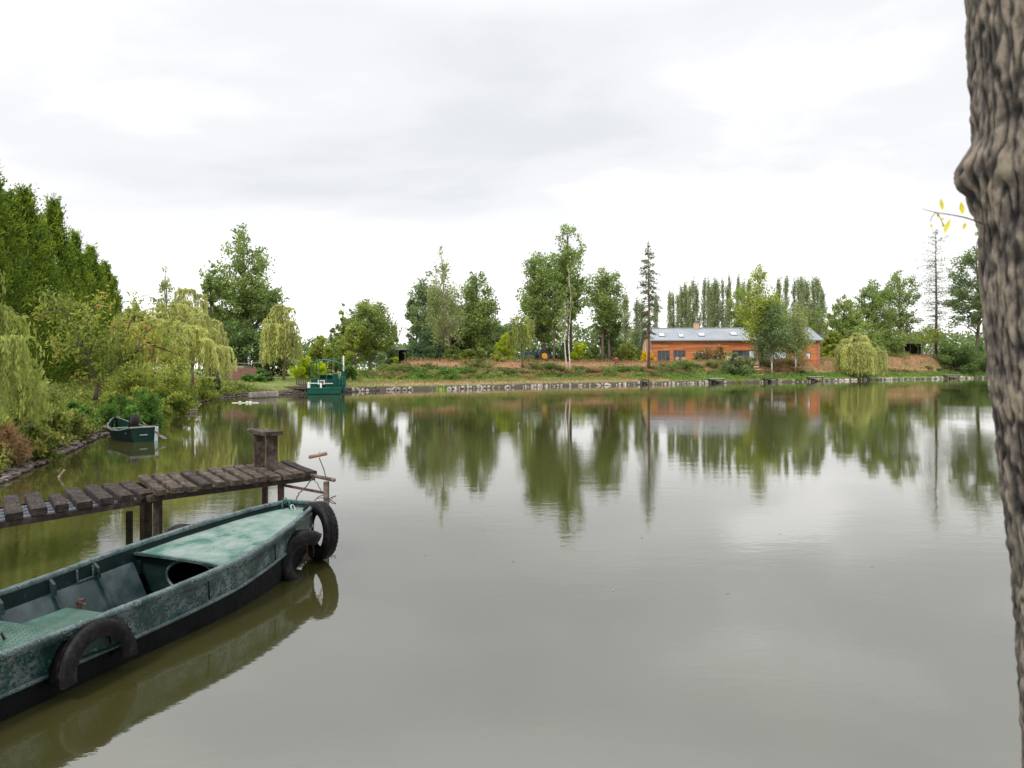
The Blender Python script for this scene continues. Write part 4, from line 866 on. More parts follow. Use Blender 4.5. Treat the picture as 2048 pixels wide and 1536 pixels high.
for px, lab, mt in ((1461,'white cushioned garden sofa behind the pointed dark shrub',WHITE),(1481,'reddish brown garden seat by the terrace door',TEAK)):
    x, y = hx(px, 108.5); r = empty('garden_sofa', (x, y, gz(x, y)), 0, lab, 'garden seat'); MBox('seat', (0,0,.35), (1.1,.6,.3), mt, r, .06); MBox('backrest', (0,.32,.62), (1.1,.14,.5), mt, r, .05); MBox('armrest', (-.6,0,.5), (.12,.7,.45), mt, r, .04); MBox('armrest', (.6,0,.5), (.12,.7,.45), mt, r, .04)
# stone steps down the slope, stepping slabs
def steps():
    a = P(1493,724,104); r = empty('garden_steps', (0,0,0), 0, 'worn pale stone steps running down the slope before the house', 'steps'); pts = []
    for i in range(11):
        t = i/10; px = 1494+(1517-1494)*t; D = 106.5-7*t; x = (px-1024)/F*D; MBox('step', (x, D, gz(x, D)+.1), (1.3,.62,.2), CLAY, r, .03, Matrix.Rotation(.1*math.sin(i*3), 3, 'Z'))
steps()
# ------------------------------------------------------------------ wooden fishing platforms on the far shore
for px, py, wpx, hpx, lab in ((1431,766,29,5,'weathered wooden fishing platform left of the iris clump'),(1539,764.5,24,5,'dark low fishing platform between the tuft and the small iris clump'),(1629,759,28,6,'pale wooden fishing platform with stone below, right of the small iris'),(1902,756,27,4,'pale wooden platform at the right end of the shore'),(1288,768.5,16,3,'short dark wooden platform at the shore under the house gable')):
    D = shore_at(px); x = (px-1024)/F*D; wd = wpx/F*D; r = empty('fishing_platform', (x, D-.1, 0), 0, lab, 'wooden platform'); zt = .62 if py > 760 else .72
    q = MB()
    for i in range(7): q.box((0,-.55+.27*i,zt),(wd,.24,.07),Matrix.Rotation(.01*math.sin(i*5),3,'Z'))
    q.build('deck', WOODD if 'dark' in lab else SLATE, r)
    for sx in (-1,1): q = MB(); q.bar((sx*wd*.44,-.5,-.5),(sx*wd*.44,-.5,zt-.04),.14,.14,Vector((0,1,0))); q.build('post', WOODD, r)
    q = MB(); q.box((0,-.62,zt-.1),(wd*.98,.06,.12)); q.build('beam', WOODD, r)
# ------------------------------------------------------------------ sheds and barns
def shed():
    D = 56; x0 = P(443,0,D).x; x1 = P(492,0,D).x; z = gz((x0+x1)/2, D); wd = 2.0; r = empty('small_shed', (x0, D, z-.1), .05, 'small low shed with a grey slab roof on the left shore', 'shed')
    q = MB(); q.box((.9,1.0,.6),(1.7,1.6,1.2)); q.build('wall', WHITE and CONC, r)
    q = MB(); zt = P(0,748,D).z-z+.1; q.add([(-.5,-.1,zt-.45),(2.1,-.1,zt-.5),(1.95,1.2,zt+.02),(-.4,1.2,zt+.05),(-.5,2.3,zt-.45),(2.1,2.3,zt-.5)], [(0,1,2,3),(3,2,5,4)]); q.box((.8,-.1,zt-.52),(2.6,.06,.1)); q.build('roof', SLATE, r)
    q = MB(); q.box((.25,.1,.45),(.6,.06,.9)); q.build('door', WOODD, r)
shed()
x = P(462,0,55).x; z = gz(x,55)
q = MB(); q.box((P(474,0,54).x, 54.5, gz(P(474,0,54).x,54.5)+.45), (2.6,.25,1.1), Matrix.Rotation(.12,3,'Z')); tag(q.build('brick_wall', brick_mat('dull red brick', (.17,.075,.055), (.22,.10,.075), (.18,.13,.11))), 'low dull brick wall right of the shed roof', 'wall')
D = 52; r = empty('line_post', P(464,0,D)-Vector((0,0,0)), 0, 'thin post with a sagging horizontal pole beside the shed', 'post'); x = P(464,0,D).x; r.location = (x, D, gz(x,D)); h = P(0,724,D).z-gz(x,D)
q = MB(); q.tube([(0,0,-.3),(.02,0,h)], .035, 7); q.build('post', BARKL, r); q = MB(); q.tube([(0,0,h-.08),(.9,.3,h-.12),(2.3,.8,h)], .025, 6); q.build('pole', BARKL, r)
def barn(px0, px1, D, top, bot, label, side=0):
    x0 = P(px0,0,D).x; x1 = P(px1,0,D).x; zt = P(0,top,D).z; z = gz((x0+x1)/2, D); wd = x1-x0; r = empty('open_barn', ((x0+x1)/2, D, z), 0, label, 'barn'); h = zt-z
    q = MB(); q.box((0,2.4,h/2),(wd,.12,h)); q.box((-wd/2+.06,1.15,h/2-.05),(.12,2.3,h-.1)); q.box((wd/2-.06,1.15,h/2-.05),(.12,2.3,h-.1)); q.build('wall', BARN, r)
    q = MB(); q.box((0,1.0,h+.07),(wd+.8,3.6,.12), Matrix.Rotation(.03,3,'X')); q.build('roof', ZINCD, r)
    for sx in (-.33,0,.33): q = MB(); q.bar((sx*wd,-.4,0),(sx*wd,-.4,h-.05),.14,.14,Vector((0,1,0))); q.build('post', WOODD, r)
    q = MB(); q.box((-wd*.18,1.6,.55),(wd*.3,.9,1.1),None,.04); q.box((wd*.2,1.7,.4),(wd*.25,.8,.8),None,.04); q.build('stored_crates', FRAMEG, r)
barn(776, 818, 95, 699, 724, 'dark open sided barn with a thin flat roof behind the young lime tree'); barn(1794, 1842, 148, 687, 712, 'black open shed with a thin white roof edge under the round crowned tree')
# ------------------------------------------------------------------ tractor, partly hidden
def tractor():
    px, D = 1072, 92; x = P(px,0,D).x; z = gz(x, D); r = empty('tractor', (x, D, z), math.radians(200), 'dark blue-green farm tractor with yellow wheel rims parked behind the birch', 'tractor')
    def wheel(c, R, w_, nm='wheel'):
        q = MB(); pts = [(c[0]+(R-.16)*math.cos(t), c[1], c[2]+(R-.16)*math.sin(t)) for t in np.linspace(0, 2*math.pi, 24, endpoint=False)]; q.tube(pts, .18, 8, closed=True); o = q.build(nm, BLACKM, r, True)
        q = MB(); q.tube([(c[0],c[1]-w_/2,c[2]),(c[0],c[1]+w_/2,c[2])], R*.5, 20); q.tube([(c[0],c[1]-w_/2-.05,c[2]),(c[0],c[1]+w_/2+.05,c[2])], R*.2, 12); q.build('rim', YELR, o)
    for s in (-.75,.75): wheel((-.9,s,.8),.8,.3); wheel((1.2,s,.5),.5,.22)
    q = MB(); q.box((.7,0,1.05),(1.9,.62,.62),None,.1); q.build('bonnet', TRB, r); q = MB(); q.box((0,0,.7),(2.2,.4,.4),None,.05); q.build('chassis', BLACKM, r)
    q = MB()
    for s in (-.75,.75):
        pts = [(-.9+.95*math.cos(t), s, .8+.95*math.sin(t)) for t in np.linspace(.3, 2.9, 10)]
        q.grid([[Vector(p)+Vector((0,dy,0)) for p in pts] for dy in (-.25,.25)])
    q.build('mudguard', TRB, r); q = MB(); q.tube([(1.1,.1,1.3),(1.1,.1,2.0)],.05,8); q.build('exhaust', BLACKM, r)
    q = MB(); q.box((-.75,0,1.2),(.5,.5,.12),None,.03); q.box((-.98,0,1.45),(.1,.5,.5),None,.03); q.build('seat', BLACKM, r); q = MB(); pts = [(-.2+.0*math.cos(t),.2*math.cos(t),1.55+.2*math.sin(t)) for t in np.linspace(0,6.28,14,endpoint=False)]; q.tube(pts,.02,6,closed=True); q.tube([(.1,0,1.3),(-.2,0,1.55)],.02,6); q.build('steering_wheel', BLACKM, r)
YELR = simple('yellow rim', (.50,.26,.02), 4, .5, .1); TRB = simple('tractor paint', (.010,.035,.045), 2, .4, .1); tractor()
# ornamental red bird house / garden lantern and a satellite dish
x, y = hx(1232, 93); r = empty('garden_lantern', (x, y, gz(x,y)), 0, 'small red pagoda shaped garden ornament on the bank brow', 'garden ornament'); r.scale = (.7,.7,.8); RED = simple('red paint', (.20,.045,.04), 4, .6, .2)
q = MB(); q.box((0,0,.55),(.7,.5,.5),None,.03); q.box((0,0,.2),(.3,.3,.5)); q.build('body', RED, r); q = MB(); q.add([(-.5,-.4,.8),(.5,-.4,.8),(.5,.4,.8),(-.5,.4,.8),(0,0,1.25)],[(0,1,4),(1,2,4),(2,3,4),(3,0,4),(3,2,1,0)]); q.build('roof', RED, r)
x, y = hx(1961, 137); r = empty('satellite_dish', (x, y-2.6, gz(x,y-2.6)), .3, 'round pale dish standing low beside the dark green bush', 'dish'); q = MB()
rows = [[Vector((rr*math.cos(t), -.25*(1-(rr/.75)**2)*-1-.25, 1.3+rr*math.sin(t))) for t in np.linspace(0,6.283,20,endpoint=False)] for rr in (.02,.3,.55,.75)]
q.grid(rows, closed_u=True); q.build('dish', BLIND, r, True); q = MB(); q.tube([(0,.1,0),(0,.05,1.25)],.04,7); q.build('stand', FRAMEG, r)

# ------------------------------------------------------------------ green dredging barge
def barge():
    D = 51.6; s = D/F; X = lambda px: (px-650)*s; Zz = lambda py: EYE-(py-HY)*s
    r = empty('work_barge', (P(650,0,D).x, D, 0), math.radians(14), 'green flat barge with an arched roof moored on the left shore', 'barge'); L_ = 5.5
    q = MB(); zt = Zz(777); x0, x1 = X(615.5), X(681)
    sec = [(0,0),(.25,-.0)]
    q.add([(x0,0,zt),(x1,0,zt),(x1,0,.05),(x0,0,.05),(x1,.5,-.35),(x0,.5,-.35),(x0,L_,zt),(x1,L_,zt),(x1,L_,-.35),(x0,L_,-.35)], [(0,1,2,3),(3,2,4,5),(5,4,8,9),(6,9,8,7),(0,3,5,9,6),(1,7,8,4,2),(0,6,7,1)]); q.build('hull', BGREEN, r)
    q = MB(); q.box(((x0+x1)/2, L_/2, zt+.03), (x1-x0+.08, L_+.08, .05)); q.build('deck', BGREENL, r)
    q = MB(); q.box(((X(623)+X(664))/2, .8, (zt+Zz(758))/2), (X(664)-X(623), .06, Zz(758)-zt)); q.box((X(623), 2.0, (zt+Zz(758))/2), (.06, 2.4, Zz(758)-zt)); q.box((X(662), 3.2, (zt+Zz(751))/2), (1.0, .06, Zz(751)-zt)); q.box((X(646), 3.2, (zt+Zz(751))/2), (X(662)-X(640), .05, Zz(751)-zt)); q.build('side_panel', BGREEN, r)
    q = MB(); q.box(((X(664)+X(675))/2, 1.0, (zt+Zz(747.5))/2), (X(675)-X(664), .7, Zz(747.5)-zt), None, .03); q.box((X(679), 1.2, (zt+Zz(758))/2), (.3,.6,Zz(758)-zt), None, .02); q.build('engine_cabinet', BGREEN, r)
    f = MB(); f.box((X(642.5), .66, Zz(765)), (.52,.06,.34), None, .02); fo = f.build('instrument_box', WHITE, r); MBox('screen', (X(642.5), .62, Zz(765)), (.32,.03,.26), FRAMEG, fo)
    pts = [(619.5,724.5),(628,721),(640,718),(650,716.8),(660,718.5),(672,721.5),(685,726.5)]
    q = MB(); rows = []
    for y, dz in ((.2,-.14),(4.2,0)):
        rows.append([Vector((X(px), y, Zz(py)+dz)) for px, py in pts])
    q.grid(rows); q.grid([[p+Vector((0,0,-.05)) for p in rw] for rw in rows][::-1]); q.tube(rows[0], .035, 6); q.tube(rows[1], .035, 6); q.build('canopy', BGREEN, r)
    for px, y in ((622.8,.3),(630,4.0),(638.5,.3),(652.5,.5),(661,4.0),(677,.5),(682,3.8),(625,2.2)):
        q = MB(); q.tube([(X(px), y, zt), (X(px), y, Zz(721 if px < 670 else 724))], .028, 6); q.build('canopy_post', BGREENL, r)
    q = MB()
    for z in (754,760,767): q.tube([(X(678),.3,Zz(z)),(X(690),.3,Zz(z))],.015,5)
    for px in (679,684,689): q.tube([(X(px),.3,zt),(X(px),.3,Zz(752))],.02,5)
    q.tube([(X(648),3.0,Zz(745)),(X(668),3.0,Zz(745))],.03,6); q.tube([(X(648),3.0,Zz(745)),(X(648),3.0,Zz(752))],.03,6); q.build('railing', BGREENL, r)
    q = MB(); q.tube([(X(686),.6,Zz(742)),(X(686),.6,Zz(711))],.055,8); q.build('mast', WHITE, r)
    q = MB(); q.tube([(X(685.5),.6,.1),(X(685.5),.6,Zz(742))],.11,8); q.box((X(689.5),.7,Zz(757)),(.1,.12,1.2)); q.box((X(687),.6,Zz(772)),(.3,.3,.2),None,.03); q.tube([(X(688),.5,.05),(X(693),.3,-.2)],.05,6); q.build('winch_column', BGREEN, r)
    q = MB(); q.box((X(630),.15,zt+.4),(X(643)-X(619),.25,.05)); q.box((X(656),.2,zt+.38),(.7,.2,.04)); q.box((X(642),.1,zt+.2),(.13,.13,.42)); q.build('bench', WHITE, r)
    q = MB(); q.tube([(X(619),.2,zt),(X(619),.2,zt+.38),(X(619),.2,zt+.48)],[.11,.11,.04],10); q.build('gas_bottle', WHITE, r)
    q = MB(); q.box((X(658),.8,Zz(726)),(.10,.12,.14),None,.02); q.tube([(X(659),.8,Zz(729)),(X(660),.8,Zz(732))],.06,8); q.tube([(X(661.5),.8,Zz(722)),(X(661.5),.8,Zz(745))],.015,5); q.build('hanging_lamp', BLACKM, r)
barge()
# landing stage left of the barge
r = empty('landing_stage', (P(585,0,53).x, 53, 0), .02, 'long dark landing stage joining the lawn to the barge', 'landing stage'); wd = 62/F*53
q = MB()
for i in range(15): q.box((-wd/2+wd*(i+.5)/15, .5, .54), (wd/15-.02, 1.8, .06))
q.build('deck', WOODD, r); q = MB(); q.box((0,-.38,.44),(wd,.08,.14)); q.build('beam', WOODD, r)
for i in range(5): q = MB(); q.bar((-wd*.45+wd*.9*i/4,-.3,-.5),(-wd*.45+wd*.9*i/4,-.3,.4),.12,.12,Vector((0,1,0))); q.build('post', WOODD, r)
r = empty('low_fence', (P(603,0,54).x, 54.2, .56), 0, 'dark wooden railing on the landing stage left of the barge', 'railing'); wd = 26/F*54; q = MB(); q.box((0,0,.62),(wd,.08,.07)); q.box((0,0,.12),(wd,.06,.06)); q.build('rail', WOODD, r)
for i in range(8): q = MB(); q.box((-wd/2+.06+wd*.95*i/7,.0,.31),(.06,.05,.56)); q.build('picket', WOODD, r)
q = MB(); pts = [Wp(px, py, .1) for px, py in ((497,794),(515,793),(535,792),(553,791.5))]
for a, b in zip(pts[:-1], pts[1:]): q.bar(a+Vector((0,.3,.12)), b+Vector((0,.3,.12)), .3, .34, bev=.03)
tag(q.build('retaining_wall', CONC), 'low stone retaining wall at the edge of the lawn', 'retaining wall')
# floating pallet
r = empty('floating_pallet', Wp(375, 821, 0), .2, 'pale slatted wooden pallet lying at the left water edge', 'pallet'); r.location.z = .0
q = MB(); q.box((0,.2,.25),(1.0,.8,.05)); q.build('deck', BARKL, r); q = MB(); 
for i in range(8): q.box((-.44+.125*i,-.18,.14),(.05,.05,.17))
q.box((0,-.18,.045),(1.0,.06,.05)); q.box((0,-.17,.22),(1.0,.03,.03)); q.build('slats', BARKL, r)
r = empty('floating_boom', Wp(490,806,0), .0, 'small white floats on the water before the stone wall', 'floats'); q = MB(); q.tube([(-.75,0,.0),(.75,.1,.0)],.025,6); q.build('pole', WHITE, r)
for x in (-.3,.1,.28): MBox('float', (x,.04,.05), (.12,.12,.1), WHITE, r, .04)
q = MB(); a = Wp(118,953,.02); q.tube([Vector(a)+Vector((-.01,0,-.01)), a+Vector((.10,.0,.12))],.018,7); q.tube([a, a+Vector((.03,-.02,-.02))],.02,7); tag(q.build('floating_stick', BARKL), 'short broken stick poking from the water beyond the jetty', 'stick')
# ------------------------------------------------------------------ foreground materials
def paint(name, base, stops2, chip_scale, thr, rough=.35, spk=(.03,.03,.03), spec=.25):
    """old gloss paint: base colours (some hold painted sheen) with chips showing other coats"""
    m, nt, b, o = new_mat(name); n = tex_noise(nt, 3.5, 6, .65); r = ramp(nt, base, n.outputs['Fac'])
    n2 = tex_noise(nt, chip_scale, 9, .72, dist=.4); col = r.outputs[0]
    for lo, c in stops2:
        r2 = ramp(nt, [(lo,(0,0,0)),(lo+.012,(1,1,1))], n2.outputs['Fac']); mx = nt.nodes.new('ShaderNodeMix'); mx.data_type = 'RGBA'
        nt.links.new(r2.outputs[0], mx.inputs['Factor']); nt.links.new(col, mx.inputs['A']); mx.inputs['B'].default_value = (*c,1); col = mx.outputs['Result']
    b.inputs['Specular IOR Level'].default_value = spec; n3 = tex_noise(nt, chip_scale*5.5, 5, .6); r3 = ramp(nt, [(thr,(0,0,0)),(thr+.02,(1,1,1))], n3.outputs['Fac']); mx = nt.nodes.new('ShaderNodeMix'); mx.data_type = 'RGBA'
    nt.links.new(r3.outputs[0], mx.inputs['Factor']); nt.links.new(col, mx.inputs['A']); mx.inputs['B'].default_value = (*spk,1); nt.links.new(mx.outputs['Result'], b.inputs['Base Color'])
    rr = ramp(nt, [(.3,(rough*.7,)*3),(.7,(min(1,rough*1.7),)*3)], n2.outputs['Fac']); nt.links.new(rr.outputs[0], b.inputs['Roughness'])
    hh = math_node('ADD', math_node('MULTIPLY', n2.outputs['Fac'], .6), math_node('MULTIPLY', r3.outputs[0], -.25)); bump(nt, b, hh, .45, .006); return m
PA_SIDE = paint('chipped hull paint with painted sheen', [(.40,(.008,.032,.028)),(.47,(.035,.065,.065)),(.55,(.085,.115,.12)),(.66,(.12,.15,.155))], [(.51,(.006,.026,.022)),(.585,(.012,.17,.11)),(.61,(.07,.095,.095)),(.66,(.07,.028,.02))], 15, .555, .28, (.006,.010,.009), .4)  # pale grey stops mix primer tone with specular sheen painted into the colour
PA_LOW = paint('dark lower hull', [(.35,(.0018,.0022,.0028)),(.65,(.005,.0055,.006))], [(.66,(.02,.018,.016))], 14, .66, .55, (.03,.018,.012), .12)
PA_GUN = paint('gunwale paint', [(.40,(.012,.038,.036)),(.56,(.085,.125,.125))], [(.54,(.010,.035,.03)),(.60,(.16,.19,.19)),(.66,(.03,.03,.03))], 18, .57, .3, (.008,.012,.011), .4)
PA_DECK = paint('pale foredeck paint', [(.36,(.030,.10,.075)),(.46,(.11,.175,.15)),(.62,(.19,.235,.215))], [(.66,(.06,.14,.11)),(.74,(.24,.19,.13))], 3.2, .655, .6, (.03,.07,.055), .25)
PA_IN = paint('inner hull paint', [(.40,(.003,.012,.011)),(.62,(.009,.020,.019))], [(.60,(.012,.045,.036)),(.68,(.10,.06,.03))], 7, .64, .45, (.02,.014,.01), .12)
PA_INL = paint('inner panel paint with painted shine', [(.42,(.008,.022,.022)),(.62,(.042,.062,.068))], [(.63,(.03,.09,.075))], 4, .7, .25, (.04,.03,.02))  # lighter grey-blue stop paints the sloping panel's shine into its colour
PA_SEAT = paint('green bench paint', [(.38,(.010,.045,.030)),(.62,(.05,.10,.078))], [(.66,(.16,.30,.24))], 5, .68, .4, (.1,.12,.1))
def tyre_mat():
    m, nt, b, o = new_mat('old tyre rubber'); n = tex_noise(nt, 16, 8, .72); r = ramp(nt, [(.40,(.0035,.0032,.0036)),(.54,(.009,.0078,.008)),(.68,(.030,.024,.021))], n.outputs['Fac']); nt.links.new(r.outputs[0], b.inputs['Base Color']); b.inputs['Roughness'].default_value = .5; b.inputs['Specular IOR Level'].default_value = .13
    n2 = tex_noise(nt, 60, 3, .6); bump(nt, b, n2.outputs['Fac'], .25, .002); return m
TYRE = tyre_mat()
def wood_mat(name, c0, c1, c2, moss):
    m, nt, b, o = new_mat(name); n = tex_noise(nt, 7, 9, .75, stretch=(1,1,1)); n2 = tex_noise(nt, 11, 6, .7); r = ramp(nt, [(.36,c0),(.5,c1),(.64,c2)], n.outputs['Fac'])
    rm = ramp(nt, [(.56,(0,0,0)),(.66,(1,1,1))], n2.outputs['Fac']); mx = nt.nodes.new('ShaderNodeMix'); mx.data_type = 'RGBA'; nt.links.new(math_node('MULTIPLY', rm.outputs[0], .55), mx.inputs['Factor']); nt.links.new(r.outputs[0], mx.inputs['A']); mx.inputs['B'].default_value = (*moss,1)
    nt.links.new(mx.outputs['Result'], b.inputs['Base Color']); b.inputs['Roughness'].default_value = .8; b.inputs['Specular IOR Level'].default_value = .25
    at = nt.nodes.new('ShaderNodeAttribute'); at.attribute_name = 'grain'; wv = nt.nodes.new('ShaderNodeTexNoise'); wv.inputs['Scale'].default_value = 1; wv.inputs['Detail'].default_value = 6
    mp = nt.nodes.new('ShaderNodeMapping'); mp.inputs['Scale'].default_value = (70,5,70); nt.links.new(at.outputs['Vector'], mp.inputs[0]); nt.links.new(mp.outputs[0], wv.inputs['Vector'])
    gr_ = ramp(nt, [(.36,(.25,.25,.25)),(.46,(.8,.8,.8)),(.62,(1.25,1.2,1.15))], wv.outputs['Fac']); mu = nt.nodes.new('ShaderNodeMix'); mu.data_type = 'RGBA'; mu.blend_type = 'MULTIPLY'; mu.inputs['Factor'].default_value = 1; nt.links.new(mx.outputs['Result'], mu.inputs['A']); nt.links.new(gr_.outputs[0], mu.inputs['B']); nt.links.new(mu.outputs['Result'], b.inputs['Base Color'])
    bump(nt, b, math_node('ADD', wv.outputs['Fac'], math_node('MULTIPLY', n2.outputs['Fac'], .6)), .9, .016); return m
PLANK_D = wood_mat('wet dark plank', (.010,.007,.006), (.030,.022,.019), (.070,.053,.046), (.055,.055,.02)); PLANK_L = wood_mat('worn lighter plank', (.018,.013,.010), (.060,.044,.035), (.15,.115,.09), (.11,.10,.03))
PVC = simple('pale plastic pipe', (.34,.37,.43), 8, .4, .1); RUST = simple('rusty steel', [(.35,(.022,.012,.010)),(.65,(.10,.05,.035))], 14, .8, .4, .004); RUSTL = simple('weathered pipe', [(.38,(.035,.022,.017)),(.62,(.17,.125,.10))], 12, .7, .3, .004)
ROPE = simple('old rope', [(.3,(.025,.016,.013)),(.7,(.09,.06,.045))], 40, .9, .5, .004); HANDLE = simple('brown handle', (.22,.12,.08), 10, .6, .2)

def plank(name, a0, a1, b1, b0, th, m, parent, rng, nseg=8, wear=.006):
    """worn board with top corners a0,a1 (near end) and b0,b1 (far end)"""
    a0, a1, b0, b1 = map(Vector, (a0, a1, b0, b1)); rows = []; gr = []
    sg = rng.random()*100; bow = (rng.random()-.5)*.016
    for i in range(nseg+1):
        t = i/nseg; l = a0.lerp(b0, t); r = a1.lerp(b1, t); e = .0; z = Vector((0,0,bow*math.sin(t*math.pi)+ (rng.random()-.5)*wear*.5)); sd = (r-l).normalized()
        l = l+sd*(wear*(rng.random()-.3)); r = r-sd*(wear*(rng.random()-.3)); c = .010
        rows.append([l+z-sd*0+Vector((0,0,-c)), l+sd*c+z, l.lerp(r,.35)+z+Vector((0,0,-.002*rng.random())), l.lerp(r,.7)+z+Vector((0,0,-.003*rng.random())), r-sd*c+z, r+z+Vector((0,0,-c)), r+z-Vector((0,0,th)), l+z-Vector((0,0,th))])
    mb = MB(); mb.grid(rows, closed_u=True); n = len(rows[0]); mb.f += [tuple(range(n)), tuple(range(nseg*n+n-1, nseg*n-1, -1))]; o = mb.build(name, m, parent)
    ln = (b0-a0).length; a = o.data.attributes.new('grain', 'FLOAT_VECTOR', 'POINT'); vals = []
    for i in range(nseg+1):
        for j in range(n): vals += [j*.03+sg, i/nseg*ln+sg, (.06 if j > 5 else 0)]
    a.data.foreach_set('vector', vals); return o
def jetty():
    rng = np.random.default_rng(9); r = empty('jetty', (-3.9,8,0), 0, 'weathered wooden plank jetty on posts beside the green punt', 'jetty'); O_ = Vector((-3.9,8,0))
    v = lambda x, y, z: Vector((x,y,z))-O_
    def L4(p, q, t): return Vector(p).lerp(Vector(q), t)
    nA, nB, fA, fB = v(-4.02,7.66,.62), v(-2.60,9.16,.62), v(-4.83,8.74,.62), v(-3.33,10.26,.62); n = 12
    for i in range(n):
        g = .006+.010*rng.random(); t0 = i/n+g; t1 = (i+1)/n-g; dn = (nA-fA).normalized()*(rng.random()-.4)*.06; dz = Vector((0,0,(rng.random()-.5)*.012))
        plank('plank', L4(nA,nB,t0)+dn+dz, L4(nA,nB,t1)+dn+dz, L4(fA,fB,t1)+dn*.5+dz, L4(fA,fB,t0)+dn*.5+dz, .062, PLANK_L if i not in (3,11) else PLANK_D, r, rng)
    a0, a1, b0, b1 = v(-4.20,7.84,.57), v(-4.92,6.75,.57), v(-4.90,8.64,.57), v(-5.65,7.69,.57)
    for j in range(-0, 21):
        t = j/6; c = L4(a0, a1, t) if t <= 1 else a0+(a1-a0)*t; d = b0+(b1-b0)*t; sd = (a0-a1).normalized()*(.078 if j != 4 else .066); dn = (c-d).normalized()*(rng.random()-.5)*.07; dz = Vector((0,0,(rng.random()-.5)*.014))
        sh = (d-c)*(.30 if j == 4 else 0); rot = (a0-a1).normalized()*(rng.random()-.5)*.02
        plank('plank', c-sd+dn+dz+rot, c+sd+dn+dz+rot, d+sd+dn*.4+dz-sh, d-sd+dn*.4+dz-sh, .072, PLANK_D, r, rng)
    q = MB(); up = Vector((0,0,-.10))
    for t in (.1,.88): q.bar(L4(nA,fA,t)+up, L4(nB,fB,t)+up+(nB-nA)*-.01, .07, .075)
    q.build('beam', PLANK_D, r); q = MB(); up = Vector((0,0,-.108))
    for t in (.035,.85): q.bar(L4(a0,b0,t)+up+(a0-a1)*.12, L4(a0,b0,t)+(a1-a0)*3.3+up, .06, .058)
    q.build('beam', PLANK_D, r)
    for k, t in enumerate((.15,.33,.51,.69)):
        q = MB(); s0 = L4(a0,b0,t)+Vector((0,0,-.097)); q.tube([s0+(a0-a1)*.05, s0+(a1-a0)*3.3], .028, 10); q.build('pipe', PVC, r, True)
    for (x, y, zt, wd) in ((-4.10,7.90,.55,.075),(-4.38,8.22,.5,.065),(-3.04,8.98,.55,.07),(-4.75,8.8,.53,.07),(-3.6,9.95,.55,.07),(-5.35,6.25,.46,.07),(-6.1,7.1,.46,.07),(-6.2,4.8,.46,.07)):
        q = MB(); q.bar(v(x,y,-1.0), v(x,y,zt), wd, wd, Vector((0,1,0)), bev=.008); q.build('post', PLANK_D if y < 8.5 else RUST, r)
    q = MB(); q.bar(v(-4.14,7.76,.51), v(-4.03,7.9,.51), .10,.07, bev=.01); q.build('bracket', PLANK_D, r)
jetty()
q = MB(); q.bar((-4.73,8.43,-.8),(-4.72,8.42,.235),.065,.055,Vector((0,1,0)),bev=.008); tag(q.build('wooden_stake', PLANK_D), 'short dark stake standing alone in the water under the jetty', 'stake')
def bench():
    rng = np.random.default_rng(4); r = empty('wooden_bench', (-3.4,9.4,.62), 0, 'small dark plank seat on two upright boards at the jetty end', 'bench'); u = Vector((-.66,.75,0)).normalized(); s = Vector((.75,.66,0))
    O_ = Vector((-3.4,9.4,.62)); 
    for (x, y) in ((-3.25,9.23),(-3.54,9.56)):
        c = Vector((x,y,.62))-O_; q = MB(); q.bar(c, c+Vector((0,0,.462)), .15, .055, u, bev=.006); q.build('leg', PLANK_L, r)
    c = Vector((-3.41,9.42,1.145))-O_; a = c-u*.34; b = c+u*.36; w_ = s*.115; plank('seat', a-w_, a+w_, b+w_, b-w_, .058, PLANK_L, r, rng)
bench()
def mooring():
    r = empty('mooring_stand', (-2.34,8.6,0), 0, 'rusty steel mooring frame with a handled rod beside the jetty end', 'mooring frame'); O_ = Vector((-2.34,8.6,0)); v = lambda x,y,z: Vector((x,y,z))-O_
    q = MB(); q.bar(v(-2.34,8.6,-.8), v(-2.34,8.6,.57), .062,.062, Vector((0,1,0)), bev=.006); q.build('post', RUSTL, r)
    q = MB(); q.tube([v(-2.66,9.06,.575), v(-2.22,8.52,.60)], .024, 12); q.build('top_pipe', RUSTL, r, True)
    q = MB(); q.bar(v(-3.02,8.98,.46), v(-2.36,8.62,.42), .018,.032); q.bar(v(-3.02,8.98,.22), v(-2.36,8.62,.30), .012,.012); q.build('rail', RUST, r)
    q = MB(); q.tube([v(-2.335,8.6,.58), v(-2.37,8.6,.72), v(-2.43,8.6,.87)], .006, 6); q.build('rod', RUST, r)
    q = MB(); q.tube([v(-2.555,8.6,.877), v(-2.33,8.58,.925)], .023, 14); q.build('handle', HANDLE, r, True)
    q = MB(); q.tube([v(-2.42,8.6,.895), v(-2.425,8.6,.94)], .005, 6); q.build('eye', RUST, r)
mooring()
